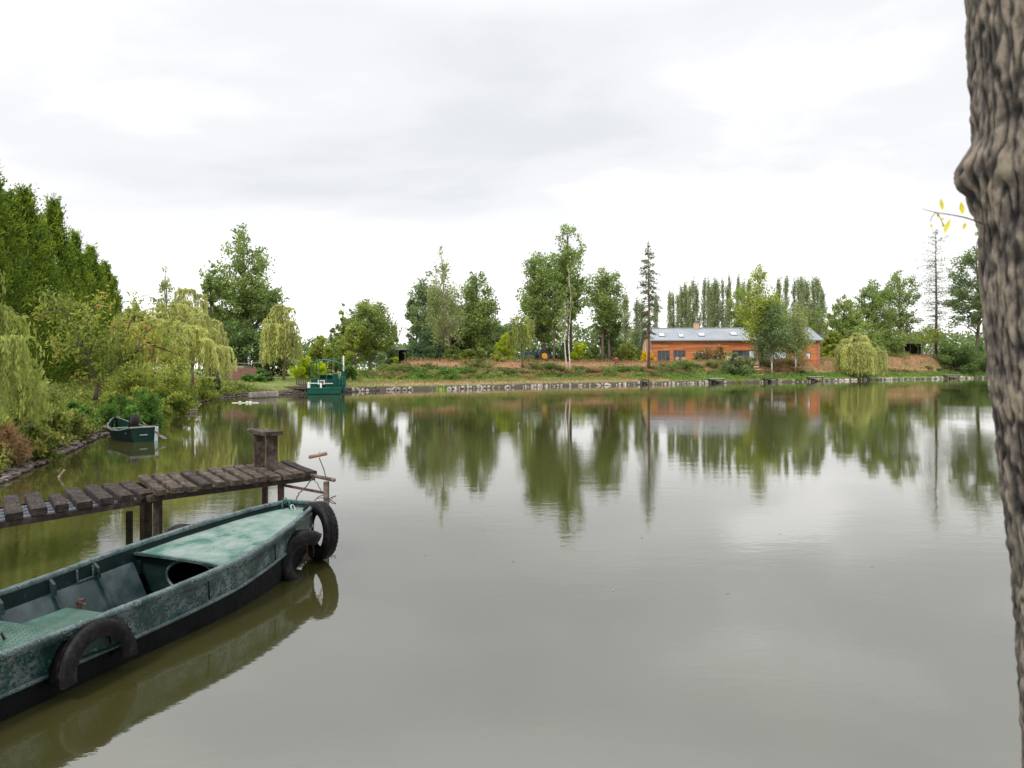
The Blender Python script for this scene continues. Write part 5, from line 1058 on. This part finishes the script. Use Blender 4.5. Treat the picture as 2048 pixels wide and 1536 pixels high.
# ------------------------------------------------------------------ the green punt
PO = Vector((-2.28,7.35,0)); PA = Vector((-.30,-.954,0)).normalized(); PN = Vector((-PA.y*-1, 0, 0)); PN = Vector((-.954,.30,0)).normalized()
WS = [(0,.17),(.15,.27),(.4,.345),(.7,.43),(1.1,.525),(1.6,.60),(2.0,.605),(2.6,.57),(3.5,.53),(5.0,.50)]
ZS = [(0,.56),(.4,.54),(.8,.51),(1.1,.485),(1.5,.455),(1.95,.43),(2.5,.41),(3.5,.40),(5.0,.43)]
def hw_(s):
    a = [np.interp(s+d, *zip(*WS)) for d in (-.12,-.06,0,.06,.12)]; return float(np.mean(a))
def zg_(s): return float(np.mean([np.interp(s+d, *zip(*ZS)) for d in (-.2,0,.2)]))
def PP(s, n, z): return PO+PA*s+PN*n+Vector((0,0,z))
def punt():
    r = empty('green_punt', PO, 0, 'long weathered green steel punt moored by the jetty with a pale foredeck', 'punt'); rng = np.random.default_rng(3)
    V = lambda s, n, z: PP(s, n, z)-PO
    S = list(np.linspace(0,5,76)); dent = lambda s, k: .006*math.sin(s*7+k)+.004*math.sin(s*17+2*k)
    def chz(s): return -.14+.36*max(0,1-s/1.1)**1.6
    def side(sg, prof, nm, m, sm=True):
        q = MB(); q.grid([[V(s, sg*n_, z_) for n_, z_ in prof(s)] for s in S]); return q.build(nm, m, r, sm)
    for sg in (-1,1):
        side(sg, lambda s: [(hw_(s)+.004+dent(s,sg), zg_(s)-.004),(hw_(s)+.002+dent(s,sg), zg_(s)-.055),(hw_(s)-.010+dent(s,1), zg_(s)-.062),(hw_(s)-.026+dent(s,2), zg_(s)-.13),(hw_(s)-.036+dent(s,2), zg_(s)-.218-.012*min(s,1))], 'upper_strake', PA_SIDE)
        side(sg, lambda s: [(hw_(s)-.038, zg_(s)-.218-.012*min(s,1)),(hw_(s)-.018, zg_(s)-.226-.012*min(s,1)),(hw_(s)-.020, zg_(s)-.242-.012*min(s,1)),(hw_(s)-.05, zg_(s)-.252-.012*min(s,1))], 'rubbing_strip', PA_GUN)
        side(sg, lambda s: [(hw_(s)-.048, zg_(s)-.245-.012*min(s,1)),(hw_(s)*.93-.02, (zg_(s)-.23)*.5+chz(s)*.5),(hw_(s)*.80, chz(s))], 'lower_strake', PA_LOW)
        side(sg, lambda s: [(hw_(s)+.010, zg_(s)-.020),(hw_(s)+.013, zg_(s)-.002),(hw_(s)+.004, zg_(s)+.012),(hw_(s)-.030, zg_(s)+.013),(hw_(s)-.042, zg_(s)+.002),(hw_(s)-.042, zg_(s)-.022)], 'gunwale', PA_GUN)
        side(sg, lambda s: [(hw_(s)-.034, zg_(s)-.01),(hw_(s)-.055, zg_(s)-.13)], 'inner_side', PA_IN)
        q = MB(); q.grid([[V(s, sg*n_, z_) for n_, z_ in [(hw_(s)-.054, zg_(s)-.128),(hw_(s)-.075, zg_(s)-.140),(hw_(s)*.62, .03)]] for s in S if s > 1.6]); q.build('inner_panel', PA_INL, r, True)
    q = MB(); q.grid([[V(s, n_, chz(s)) for n_ in (-hw_(s)*.8, 0, hw_(s)*.8)] for s in S]); q.build('bottom', PA_LOW, r)
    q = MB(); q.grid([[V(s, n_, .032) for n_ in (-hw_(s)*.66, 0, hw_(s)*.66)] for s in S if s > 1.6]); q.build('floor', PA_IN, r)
    # bow and stern transoms
    for s, nm in ((0,'bow_plate'),(5.0,'stern_plate')):
        w0 = hw_(s); z0 = zg_(s); q = MB(); e = -.012 if s == 0 else .012
        q.poly([V(s+e, -w0-.004, z0), V(s+e, w0+.004, z0), V(s+e, w0-.034, z0-.21), V(s+e, w0*.8, chz(s)), V(s+e, -w0*.8, chz(s)), V(s+e, -w0+.034, z0-.21)], .012, PA*(1 if s == 0 else -1)*-1); q.build(nm, PA_SIDE, r)
        q = MB(); q.bar(V(s,-w0-.012,z0+.002), V(s,w0+.012,z0+.002), .045,.034, bev=.008); q.build('gunwale', PA_GUN, r)
    # foredeck
    q = MB(); SD = [s for s in S if s <= 1.68]+[1.68]
    q.grid([[V(s+.03*(1-n_) *(s > 1.5)*0+(-.06*n_*(s/1.68)), n_*(hw_(s)-.045), zg_(s)-.068+.012*(1-n_*n_)+.002*math.sin(s*9+n_*3)) for n_ in np.linspace(-1,1,13)] for s in SD]); q.build('foredeck', PA_DECK, r, True)
    q = MB(); E = [V(1.685-.06*n_, n_*(hw_(1.68)-.05), zg_(1.68)-.066+.012*(1-n_*n_)) for n_ in np.linspace(-1,1,9)]
    for a, b in zip(E[:-1], E[1:]): q.bar(a, b+(b-a)*.02, .03, .022)
    q.build('deck_edge', PA_GUN, r)
    # bulkhead with an oval hatch opening
    q = MB(); w0 = hw_(1.68)-.05; zt = zg_(1.68)-.075; cz = (zt+.03)/2+.005; an = np.linspace(0,2*math.pi,49)[:-1]; rows = [[],[]]
    for t in an:
        c, s_ = math.cos(t), math.sin(t); k = min(w0/abs(c) if abs(c) > 1e-6 else 9, ((zt-.03)/2)/abs(s_) if abs(s_) > 1e-6 else 9); zz = cz+s_*k; nn_ = c*k*(1 if zz > .15 else .88); rows[0].append(V(1.62-.06*nn_/w0, nn_, zz)); rows[1].append(V(1.62-.06*c*.30/w0-.02, -.05+c*.30, cz+.01+s_*.145))
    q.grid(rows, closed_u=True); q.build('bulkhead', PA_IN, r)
    q = MB(); q.tube([p+PA*.012 for p in rows[1]], .013, 7, closed=True); q.build('hatch_rim', PA_GUN, r, True)
    q = MB(); q.poly([V(.9,-.4,.0),V(.9,.4,.0),V(.9,.4,.4),V(.9,-.4,.4)]); q.build('inner_bulkhead', PA_LOW, r)
    # weld seams across the near strake
    for s in (1.15,2.05,2.9,3.75):
        for sg in (-1,1):
            q = MB(); q.tube([V(s, sg*(hw_(s)+.001), zg_(s)-.06), V(s-.03, sg*(hw_(s)-.018), zg_(s)-.14), V(s-.05, sg*(hw_(s)-.03), zg_(s)-.215)], .005, 5); q.build('weld_seam', PA_LOW, r)
    # ribs on both sides
    for s in (2.02,2.42,2.83,3.3,3.8,4.3):
        for sg in (-1,1):
            w0 = hw_(s); z0 = zg_(s); q = MB(); pr = [(w0-.032,z0-.015),(w0-.085,z0-.06),(w0-.10,z0-.14),(w0*.60,.05),(w0*.66,.03),(w0-.05,z0-.14)]
            a = [V(s-.012, sg*n_, z_) for n_, z_ in pr]; b = [V(s+.012, sg*n_, z_) for n_, z_ in pr]; n = len(pr)
            q.add(a+b, [tuple(range(n)), tuple(range(2*n-1,n-1,-1))]+[(i,(i+1)%n,n+(i+1)%n,n+i) for i in range(n)]); q.build('rib', PA_INL, r)
    def slab(nm, s0, s1, n0, n1, zt, th, m, parent=r):
        q = MB(); q.add([V(s0,n0,zt),V(s0,n1,zt),V(s1,n1,zt),V(s1,n0,zt),V(s0,n0,zt-th),V(s0,n1,zt-th),V(s1,n1,zt-th),V(s1,n0,zt-th)], [(0,1,2,3),(7,6,5,4),(0,4,5,1),(1,5,6,2),(2,6,7,3),(3,7,4,0)]); o = q.build(nm, m, parent)
        return o
    slab('seat', 2.46, 2.80, -.46, .33, .21, .03, PA_SEAT); slab('seat_support', 2.50, 2.76, -.40, .29, .178, .145, PA_LOW)
    pl = slab('plate_cover', 2.97, 3.95, -.44, .37, .295, .02, PA_SEAT); slab('locker', 3.0, 3.93, -.42, .35, .27, .235, PA_IN)
    q = MB(); 
    for i in range(26):
        for j in range(20):
            s = 3.0+i*.035; n_ = -.42+j*.04+(i%2)*.02; c = V(s, n_, .2965); d = (PA*1.0+PN*(1 if (i+j)%2 else -1)).normalized()*.010; e_ = d.cross(Vector((0,0,1)))*.35; q.add([c-d, c+e_, c+d, c-e_, c+Vector((0,0,.004))], [(0,1,4),(1,2,4),(2,3,4),(3,0,4)])
    tag(q.build('tread_pattern', PA_SEAT, pl), kind='stuff')
    q = MB(); q.tube([V(3.35,.10,.30),V(3.30,.10,.345),V(3.22,-.06,.345),V(3.20,-.06,.30)], .009, 7); q.build('handle', BLACKM, r)
    q = MB(); q.tube([V(2.40,.27,.20),V(2.43,.25,.26),V(2.40,.22,.22)], .016, 6); q.tube([V(2.42,.25,.22),V(2.40,.18,.06)], .011, 6); q.box(V(2.41,.25,.24),(.05,.03,.05)); q.build('rusty_clamp', RUST, r)
    q = MB(); t_ = [V(1.98-.0,hw_(2)-.07,zg_(2)-.03),V(1.98,hw_(2)-.075,zg_(2)-.12),V(2.12,hw_(2)-.075,zg_(2)-.125),V(2.12,hw_(2)-.07,zg_(2)-.03)]; q.tube([p+PA*.08 for p in t_], .008, 6); q.build('rowlock', PA_GUN, r)
    q = MB(); q.tube([V(.10,.15,.47)]+[V(.10, .15-.045*(1-math.cos(t)), .545+.05*math.sin(t)) for t in np.linspace(0,math.pi,8)]+[V(.10,.06,.50)], .012, 8); q.build('mooring_hook', BGREENL, r, True)
    q = MB(); q.tube([V(.13+.03*math.cos(t), -.0+.03*math.sin(t)*.5, .52+.03*math.sin(t)) for t in np.linspace(0,6.28,14,endpoint=False)], .006, 6, closed=True); q.build('ring', STEEL, r)
punt()
def rope(pts, rad, name, label, cat='rope', m=None, sag=0.0, n=8):
    P_ = []
    for a, b in zip(pts[:-1], pts[1:]):
        a, b = Vector(a), Vector(b)
        for i in range(n): t = i/n; P_.append(a.lerp(b, t)+Vector((.004*math.sin(i*2.1), .003*math.cos(i*1.7), -sag*4*t*(1-t))))
    P_.append(Vector(pts[-1])); q = MB(); q.tube(P_, rad, 6); return tag(q.build(name, m or ROPE, None, True), label, cat)
rope([(-2.63,8.98,.55),(-2.56,8.2,.50),PP(.12,.02,.54)], .008, 'mooring_rope', 'short brown mooring rope from the frame pipe down to the punt bow', sag=.02)
rope([(-2.62,8.96,.56),(-2.50,8.75,.53),(-2.38,8.62,.40)], .005, 'thin_rope', 'thin cord looping from the frame pipe to its post', sag=.01)
rope([(-3.0,8.92,.32),(-2.75,8.3,.42),PP(.1,.1,.54)], .009, 'chain', 'rusty chain from the jetty post to the punt bow', 'chain', RUST, sag=.03)
q = MB(); q.tube([Vector((-2.34+.11*math.cos(t)*(1+.3*math.sin(t*2)), 8.56+.09*math.sin(t), .34+.05*math.sin(t*1.5+1))) for t in np.linspace(0,12.4,50)], .005, 6); tag(q.build('wire_coil', ROPE, None, True), 'tangled wire loop around the mooring frame post', 'wire')
rope([(-2.10,7.15,.50),(-2.12,7.05,.15),(-2.10,7.0,.02)], .007, 'hanging_rope', 'dark rope hanging inside the whole tyre at the bow', m=ROPE)
rope([(-2.10,7.12,.48),(-2.04,7.02,.06)], .006, 'slanted_cord', 'slanting thin cord inside the whole tyre at the bow', m=ROPE)
# ------------------------------------------------------------------ tyres
def tyre(name, c, nrm, R, wd, label, a0=0, a1=360, flare=None, group=None, nseg=84, roll=0.0, upv=Vector((0,0,1)), inner=.60):
    n = Vector(nrm).normalized(); u = (upv-n*upv.dot(n)).normalized(); s = n.cross(u); h = wd/2
    outer = [(inner*R,-.62*h),(inner*R+.012,-.80*h),(.76*R,-1.0*h),(.88*R,-.98*h),(.955*R,-.88*h),(.985*R,-.74*h)]
    tr = []
    for k in range(4):
        x0 = -.68+.355*k; tr += [(R*.997,(x0)*h),(R*1.0,(x0+.27)*h)];
        if k < 3: tr += [(R*.975,(x0+.28)*h),(R*.975,(x0+.345)*h)]
    outer = outer+tr+[(.985*R,.74*h),(.955*R,.88*h),(.88*R,.98*h),(.76*R,1.0*h),(inner*R+.012,.80*h),(inner*R,.62*h)]
    inn = [((r_-.014) if r_ > .9*R else (r_ if r_ < .66*R else r_-.002), x*.90 if abs(x) < .99*h else x*.88) for r_, x in outer[1:-1]][::-1]
    prof = outer+inn; full = (a1-a0) >= 359.9; q = MB(); rows = []; m_ = nseg if full else max(14, int(nseg*(a1-a0)/360))
    for i in range(m_ if full else m_+1):
        an = math.radians(a0+(a1-a0)*i/m_); d = s*math.cos(an)+u*math.sin(an); row = []; t = i/m_; fl = flare(t) if flare else (1.0, 0.0)
        for j, (r_, x) in enumerate(prof):
            rr = r_
            if j < len(outer) and abs(x) > .60*h and r_ > .9*R and i % 2: rr -= .010
            rr = R+(rr-R)*fl[0]; row.append(d*(rr+fl[1])+n*(x*(fl[0])))
        rows.append(row)
    if full: rows.append(rows[0])
    q.grid(rows, closed_u=True)
    if not full: k = len(prof); q.f += [tuple(range(k)), tuple(range(m_*k+k-1, m_*k-1, -1))]
    o = q.build(name, TYRE, None, True); o.location = c
    o.data.set_sharp_from_angle(angle=math.radians(50)) if hasattr(o.data, 'set_sharp_from_angle') else None
    return tag(o, label, 'tyre', group)
tyre('whole_tyre', (-2.02,7.12,.305), (-.69,-.72,.02), .300, .150, 'whole black car tyre hanging off the bow of the green punt')
tyre('cut_tyre', (-2.63,4.31,.13), PN*-1+Vector((0,0,.10)), .275, .15, 'half tyre arched over the near side of the green punt', -8, 188)
tyre('cut_tyre', (-2.015,6.60,.155), (.72,-.68,.10), .275, .15, 'curled cut piece of tyre hooked on the near corner of the punt bow', -88, 128, flare=lambda t: (1.0+.30*t, .0))
tyre('cut_tyre', PP(1.02,hw_(1.02)+.11,.21), PN, .285, .18, 'half tyre peeking over the far side of the green punt', -10, 190)
# ------------------------------------------------------------------ rowing boat by the left bank
def rowboat():
    S0 = Vector((-9.99,18.52,0)); h = Vector((-.72,.69,0)).normalized(); l = Vector((-.69,-.72,0)).normalized(); r = empty('rowing_boat', S0, 0, 'small dark green rowing boat moored against the stony left bank', 'rowing boat')
    WB = [(0,.33),(.4,.44),(.9,.50),(1.4,.47),(1.9,.34),(2.3,.15),(2.5,.02)]; ZB = [(0,.39),(.5,.30),(1.0,.28),(1.5,.32),(2.0,.40),(2.5,.53)]
    V = lambda s, n, z: h*s+l*n+Vector((0,0,z)); S = np.linspace(0,2.5,26); W_ = lambda s: float(np.interp(s,*zip(*WB))); Z_ = lambda s: float(np.interp(s,*zip(*ZB)))
    q = MB(); q.grid([[V(s, sg*W_(s)*k, zz) for sg, k, zz in ((-1,1,Z_(s)),(-1,.93,Z_(s)*.5),(-1,.72,-.06),(1,.0,-.10),(1,.72,-.06),(1,.93,Z_(s)*.5),(1,1,Z_(s)))] for s in S]); q.build('hull', RBG, r, False)
    q = MB(); q.grid([[V(s, sg*max(0,W_(s)-.03)*k, zz) for sg, k, zz in ((-1,1,Z_(s)),(-1,.9,Z_(s)*.5+.03),(-1,.6,.03),(1,.6,.03),(1,.9,Z_(s)*.5+.03),(1,1,Z_(s)))] for s in S if s < 2.46]); q.build('lining', RBI, r, False)
    q = MB(); q.poly([V(0,-.33,.39),V(0,.33,.39),V(0,.31,.19),V(0,.24,-.06),V(0,-.24,-.06),V(0,-.31,.19)], .03, h); q.build('transom', RBI, r)
    q = MB(); q.bar(V(-.02,-.34,.40),V(-.02,.34,.40),.06,.03); q.build('transom_cap', SLATE, r)
    q = MB()
    for sg in (-1,1): q.tube([V(s, sg*W_(s), Z_(s)+.005) for s in S], .018, 6)
    q.build('gunwale', RBL, r); 
    for s in (.35,1.75): q = MB(); w0 = W_(s)-.04; q.box(V(s,0,Z_(s)-.07),(.01,.01,.01)); q = MB(); q.bar(V(s,-w0,Z_(s)-.09),V(s,w0,Z_(s)-.09),.26,.03); q.build('thwart', RBL, r)
    q = MB(); q.bar(V(-.045,-.29,-.05),V(-.06,-.31,.40),.05,.08,l,bev=.01); q.build('stern_post', STEEL, r); q = MB(); q.tube([V(-.02,-.33,.36),V(-.03,-.34,.45)],.045,10); q.build('cap', BLACKM, r)
    q = MB(); q.box(V(-.045,.02,.19),(.19,.012,.018),Matrix.Rotation(math.atan2(l.y,l.x),3,'Z')); q.build('name_strip', STEEL, r)
    q = MB(); q.tube([V(2.48,0,.53),V(2.35,-.02,.58),V(2.2,-.08,.5)],.014,6); q.build('bow_rope', RUSTL, r)
RBG = simple('dark boat green', [(.3,(.0015,.006,.005)),(.7,(.004,.013,.010))], 5, .55, .2, .01, spec=.12); RBI = simple('boat green', [(.3,(.003,.018,.013)),(.7,(.006,.034,.026))], 5, .55, .2, .01, spec=.15); RBL = simple('faded boat green', [(.3,(.05,.09,.08)),(.7,(.14,.19,.17))], 6, .6, .2)
rowboat()
tyre('spare_tyre', (-10.55,19.02,.40), (-.86,-.50,.12), .30, .24, 'old tyre standing upright inside the small rowing boat', nseg=48)
def oar(a, b, blade, label, bl=.45):
    a, b = Vector(a), Vector(b); d = (b-a).normalized(); r = empty('oar', a, 0, label, 'oar'); q = MB(); q.tube([Vector(), b-a], .020, 8); q.build('shaft', RUSTL, r, True)
    q = MB(); c = b-a; s = d.cross(Vector((0,0,1))).normalized(); q.poly([c-s*.03, c+s*.03, c+d*bl*.4+s*.06, c+d*bl+s*.055, c+d*bl-s*.055, c+d*bl*.4-s*.06], .014); q.build('blade', blade, r)
oar(P(274,837,19.3), P(320,870,18.5), RUSTL, 'pale oar slanting from the rowing boat down into the water', .30)
oar(P(238,861.5,18.9), P(222,856,19.15), BARK, 'dark oar lying over the left side of the rowing boat', .42)
# ------------------------------------------------------------------ the near tree trunk at the right edge
def near_trunk():
    m, nt, b, o = new_mat('furrowed bark'); at = nt.nodes.new('ShaderNodeAttribute'); at.attribute_name = 'ridge'; n = tex_noise(nt, 75, 9, .85, stretch=(1,1,.35)); n2 = tex_noise(nt, 14, 5, .6, stretch=(1,1,.5))
    v = math_node('ADD', math_node('MULTIPLY', at.outputs['Fac'], .55), math_node('MULTIPLY', math_node('SUBTRACT', n.outputs['Fac'], .2), .9)); r = ramp(nt, [(.30,(.010,.009,.009)),(.46,(.045,.038,.035)),(.60,(.125,.105,.092)),(.76,(.32,.265,.21))], v)
    rl = ramp(nt, [(.60,(0,0,0)),(.68,(1,1,1))], n2.outputs['Fac']); mx = nt.nodes.new('ShaderNodeMix'); mx.data_type = 'RGBA'; nt.links.new(math_node('MULTIPLY', rl.outputs[0], .5), mx.inputs['Factor']); nt.links.new(r.outputs[0], mx.inputs['A']); mx.inputs['B'].default_value = (.15,.15,.11,1)
    nt.links.new(mx.outputs['Result'], b.inputs['Base Color']); b.inputs['Roughness'].default_value = .9; bump(nt, b, n.outputs['Fac'], .8, .01)
    D = 1.5; ys = [-600,-200,0,500,1000,1200,1536,2300]; xs = [1890,1915,1930,1962,2016,2041,2060,2100]
    zt, zb = 4.6, .28; base = Vector(((2090-1024)/F*D+.17, D, .35)); root = empty('near_tree', base, 0, 'rough grey-brown tree trunk rising out of frame at the right edge', 'tree')
    nz, na = 640, 300; V = []; Rg = []
    for i in range(nz+1):
        z = zb+(zt-zb)*i/nz; y = HY+(EYE-z)/D*F; xe = (float(np.interp(y, ys, xs))-1024)/F*D; R = .165+.03*max(0,.9-z)**1.5+.012*math.sin(z*2.4); ph = math.atan(xe/D); cx = xe+R
        for _ in range(5): cx = D*math.tan(ph+math.asin((R-.006)/math.hypot(cx, D)))
        cy = D+.02*math.sin(z*1.3)
        kn = math.exp(-((y-335)/42.0)**2) if y < 375 else math.exp(-((375-335)/42.0)**2)*max(0, 1-(y-375)/38.0)**.6 if y < 413 else 0
        for j in range(na):
            a = 2*math.pi*j/na; ca, sa = math.cos(a), math.sin(a); an = a*R*1.0
            p = Vector((ca*R*46, sa*R*46, z*9)); w_ = mnoise.noise(p*.3)*1.6; rd = min(1, abs(mnoise.noise(p+Vector((w_,w_,w_*.5))))*5.5)*1.2-.55; rd2 = mnoise.noise(Vector((ca*R*75, sa*R*75, z*42))); rd3 = mnoise.noise(Vector((ca*R*22+9, sa*R*22, z*19))); rd = max(-.5, min(.75, rd)); h = .0046*rd+.0055*rd2+.005*rd3+.006*mnoise.noise(Vector((ca*3,sa*3,z*3)))
            da = (a-2.62+math.pi)%(2*math.pi)-math.pi; k = kn*.040*math.exp(-(da/.62)**2)*(1+.25*rd2)
            rr = R+h+k-.006; V.append((cx+rr*ca-base.x, cy+rr*sa-base.y, z-base.z)); Rg.append(min(1,max(0,.40+.42*rd+.35*rd2+.35*rd3)))
    ii = (np.arange(nz)[:,None]*na+np.arange(na)[None]).ravel(); jj = (np.arange(nz)[:,None]*na+(np.arange(na)[None]+1)%na).ravel(); q = np.stack([ii,jj,jj+na,ii+na],1)
    me = bpy.data.meshes.new('trunk'); fast_mesh(me, V, q, True); a = me.attributes.new('ridge','FLOAT','POINT'); a.data.foreach_set('value', Rg); me.materials.append(m); o = bpy.data.objects.new('trunk', me); C.objects.link(o); o.parent = root
    topc = Vector(V[-na])-Vector((.16,0,0)); q = MB(); rng = np.random.default_rng(8); ends = []
    for k in range(7):
        an = k*.9+.4; e1 = topc+Vector((math.cos(an)*.7, math.sin(an)*.6-.3, .7+.2*k*.5)); e2 = e1+Vector((math.cos(an)*.8, math.sin(an)*.8-.3, .9)); q.tube([topc-Vector((0,0,.25)), e1, e2], [.10,.05,.012], 8); ends += [e1, e2]
    q.build('limb', BARK, root, True)
    pts = np.concatenate([np.array(e)+rng.normal(size=(330,3))*np.array([.45,.45,.32]) for e in ends]); leaf_object('crown', leaf_quads(pts, .07*(.7+.6*rng.random(len(pts))), .035, rng), rng.random(len(pts)), M_YEL, root)
    # the thin twig with yellow leaves
    W3 = lambda px, py, dd=0: P(px, py, 1.42+dd)-base
    q = MB(); q.tube([W3(1972,449,.05), W3(1958,444), W3(1930,435), W3(1905,430), W3(1885,427), W3(1868,424,.02), W3(1847,419,.03)], [.0022,.002,.0017,.0014,.0012,.001,.0007], 6); q.tube([W3(1871,425), W3(1864,434), W3(1860,443)], .001, 5); q.tube([W3(1874,426), W3(1882,438), W3(1887,452)], .001, 5)
    tw = q.build('twig', RUSTL, root)
    def leaf(a, b, wpx, lab=None):
        a, b = W3(*a), W3(*b); d = b-a; s = Vector((d.z,0,-d.x)).normalized()*wpx/F*1.42; n_ = Vector((.3,-1,.2)).normalized()*.0012; rows = []
        for t, k in ((0,.04),(.2,.6),(.45,1),(.7,.8),(.9,.35),(1,.03)): c = a+d*t; rows.append([c-s*k*.5, c+n_*k*-1, c+s*k*.5])
        q = MB(); q.grid(rows); q.build('leaf', YLEAF, root)
    for a, b, w_ in (((1886,422),(1881,396),9),((1926,430),(1922,403),12),((1901,438),(1888,468),10),((1932,444),(1926,461),8),((1877,424),(1876,436),7),((1883,440),(1890,436),6),((1886,446),(1887,456),6),((1862,446),(1864,458),5),((1847,419),(1846,415),5)): leaf(a, b, w_)
YLEAF = FM('yellow leaf', (.55,.50,.02), .9, 1.1, 0, None, .45); YLEAF = simple('yellow willow leaf', (.62,.56,.03), 30, .5, .1); near_trunk()


# ------------------------------------------------------------------ small floating leaves
rng = np.random.default_rng(900); n = 130; X = -9+rng.random(n)*13; Y = 6+rng.random(n)**1.2*24; d = shore_dist(X, Y); k = d < -.2; X = X[k]; Y = Y[k]; n = len(X)
an = rng.random(n)*6.28; c = np.stack([X, Y, np.full(n,.004)],1); u = np.stack([np.cos(an), np.sin(an), 0*an],1)*(.012+.014*rng.random(n))[:,None]; v = np.stack([-u[:,1], u[:,0], 0*an],1)*.45
tag(leaf_object('floating_leaves', np.stack([c-u, c+v, c+u+np.array([0,0,.004]), c-v],1).reshape(-1,3), rng.random(n), M_STRAW), 'tiny fallen leaves scattered on the pond surface', 'fallen leaves', kind='stuff')
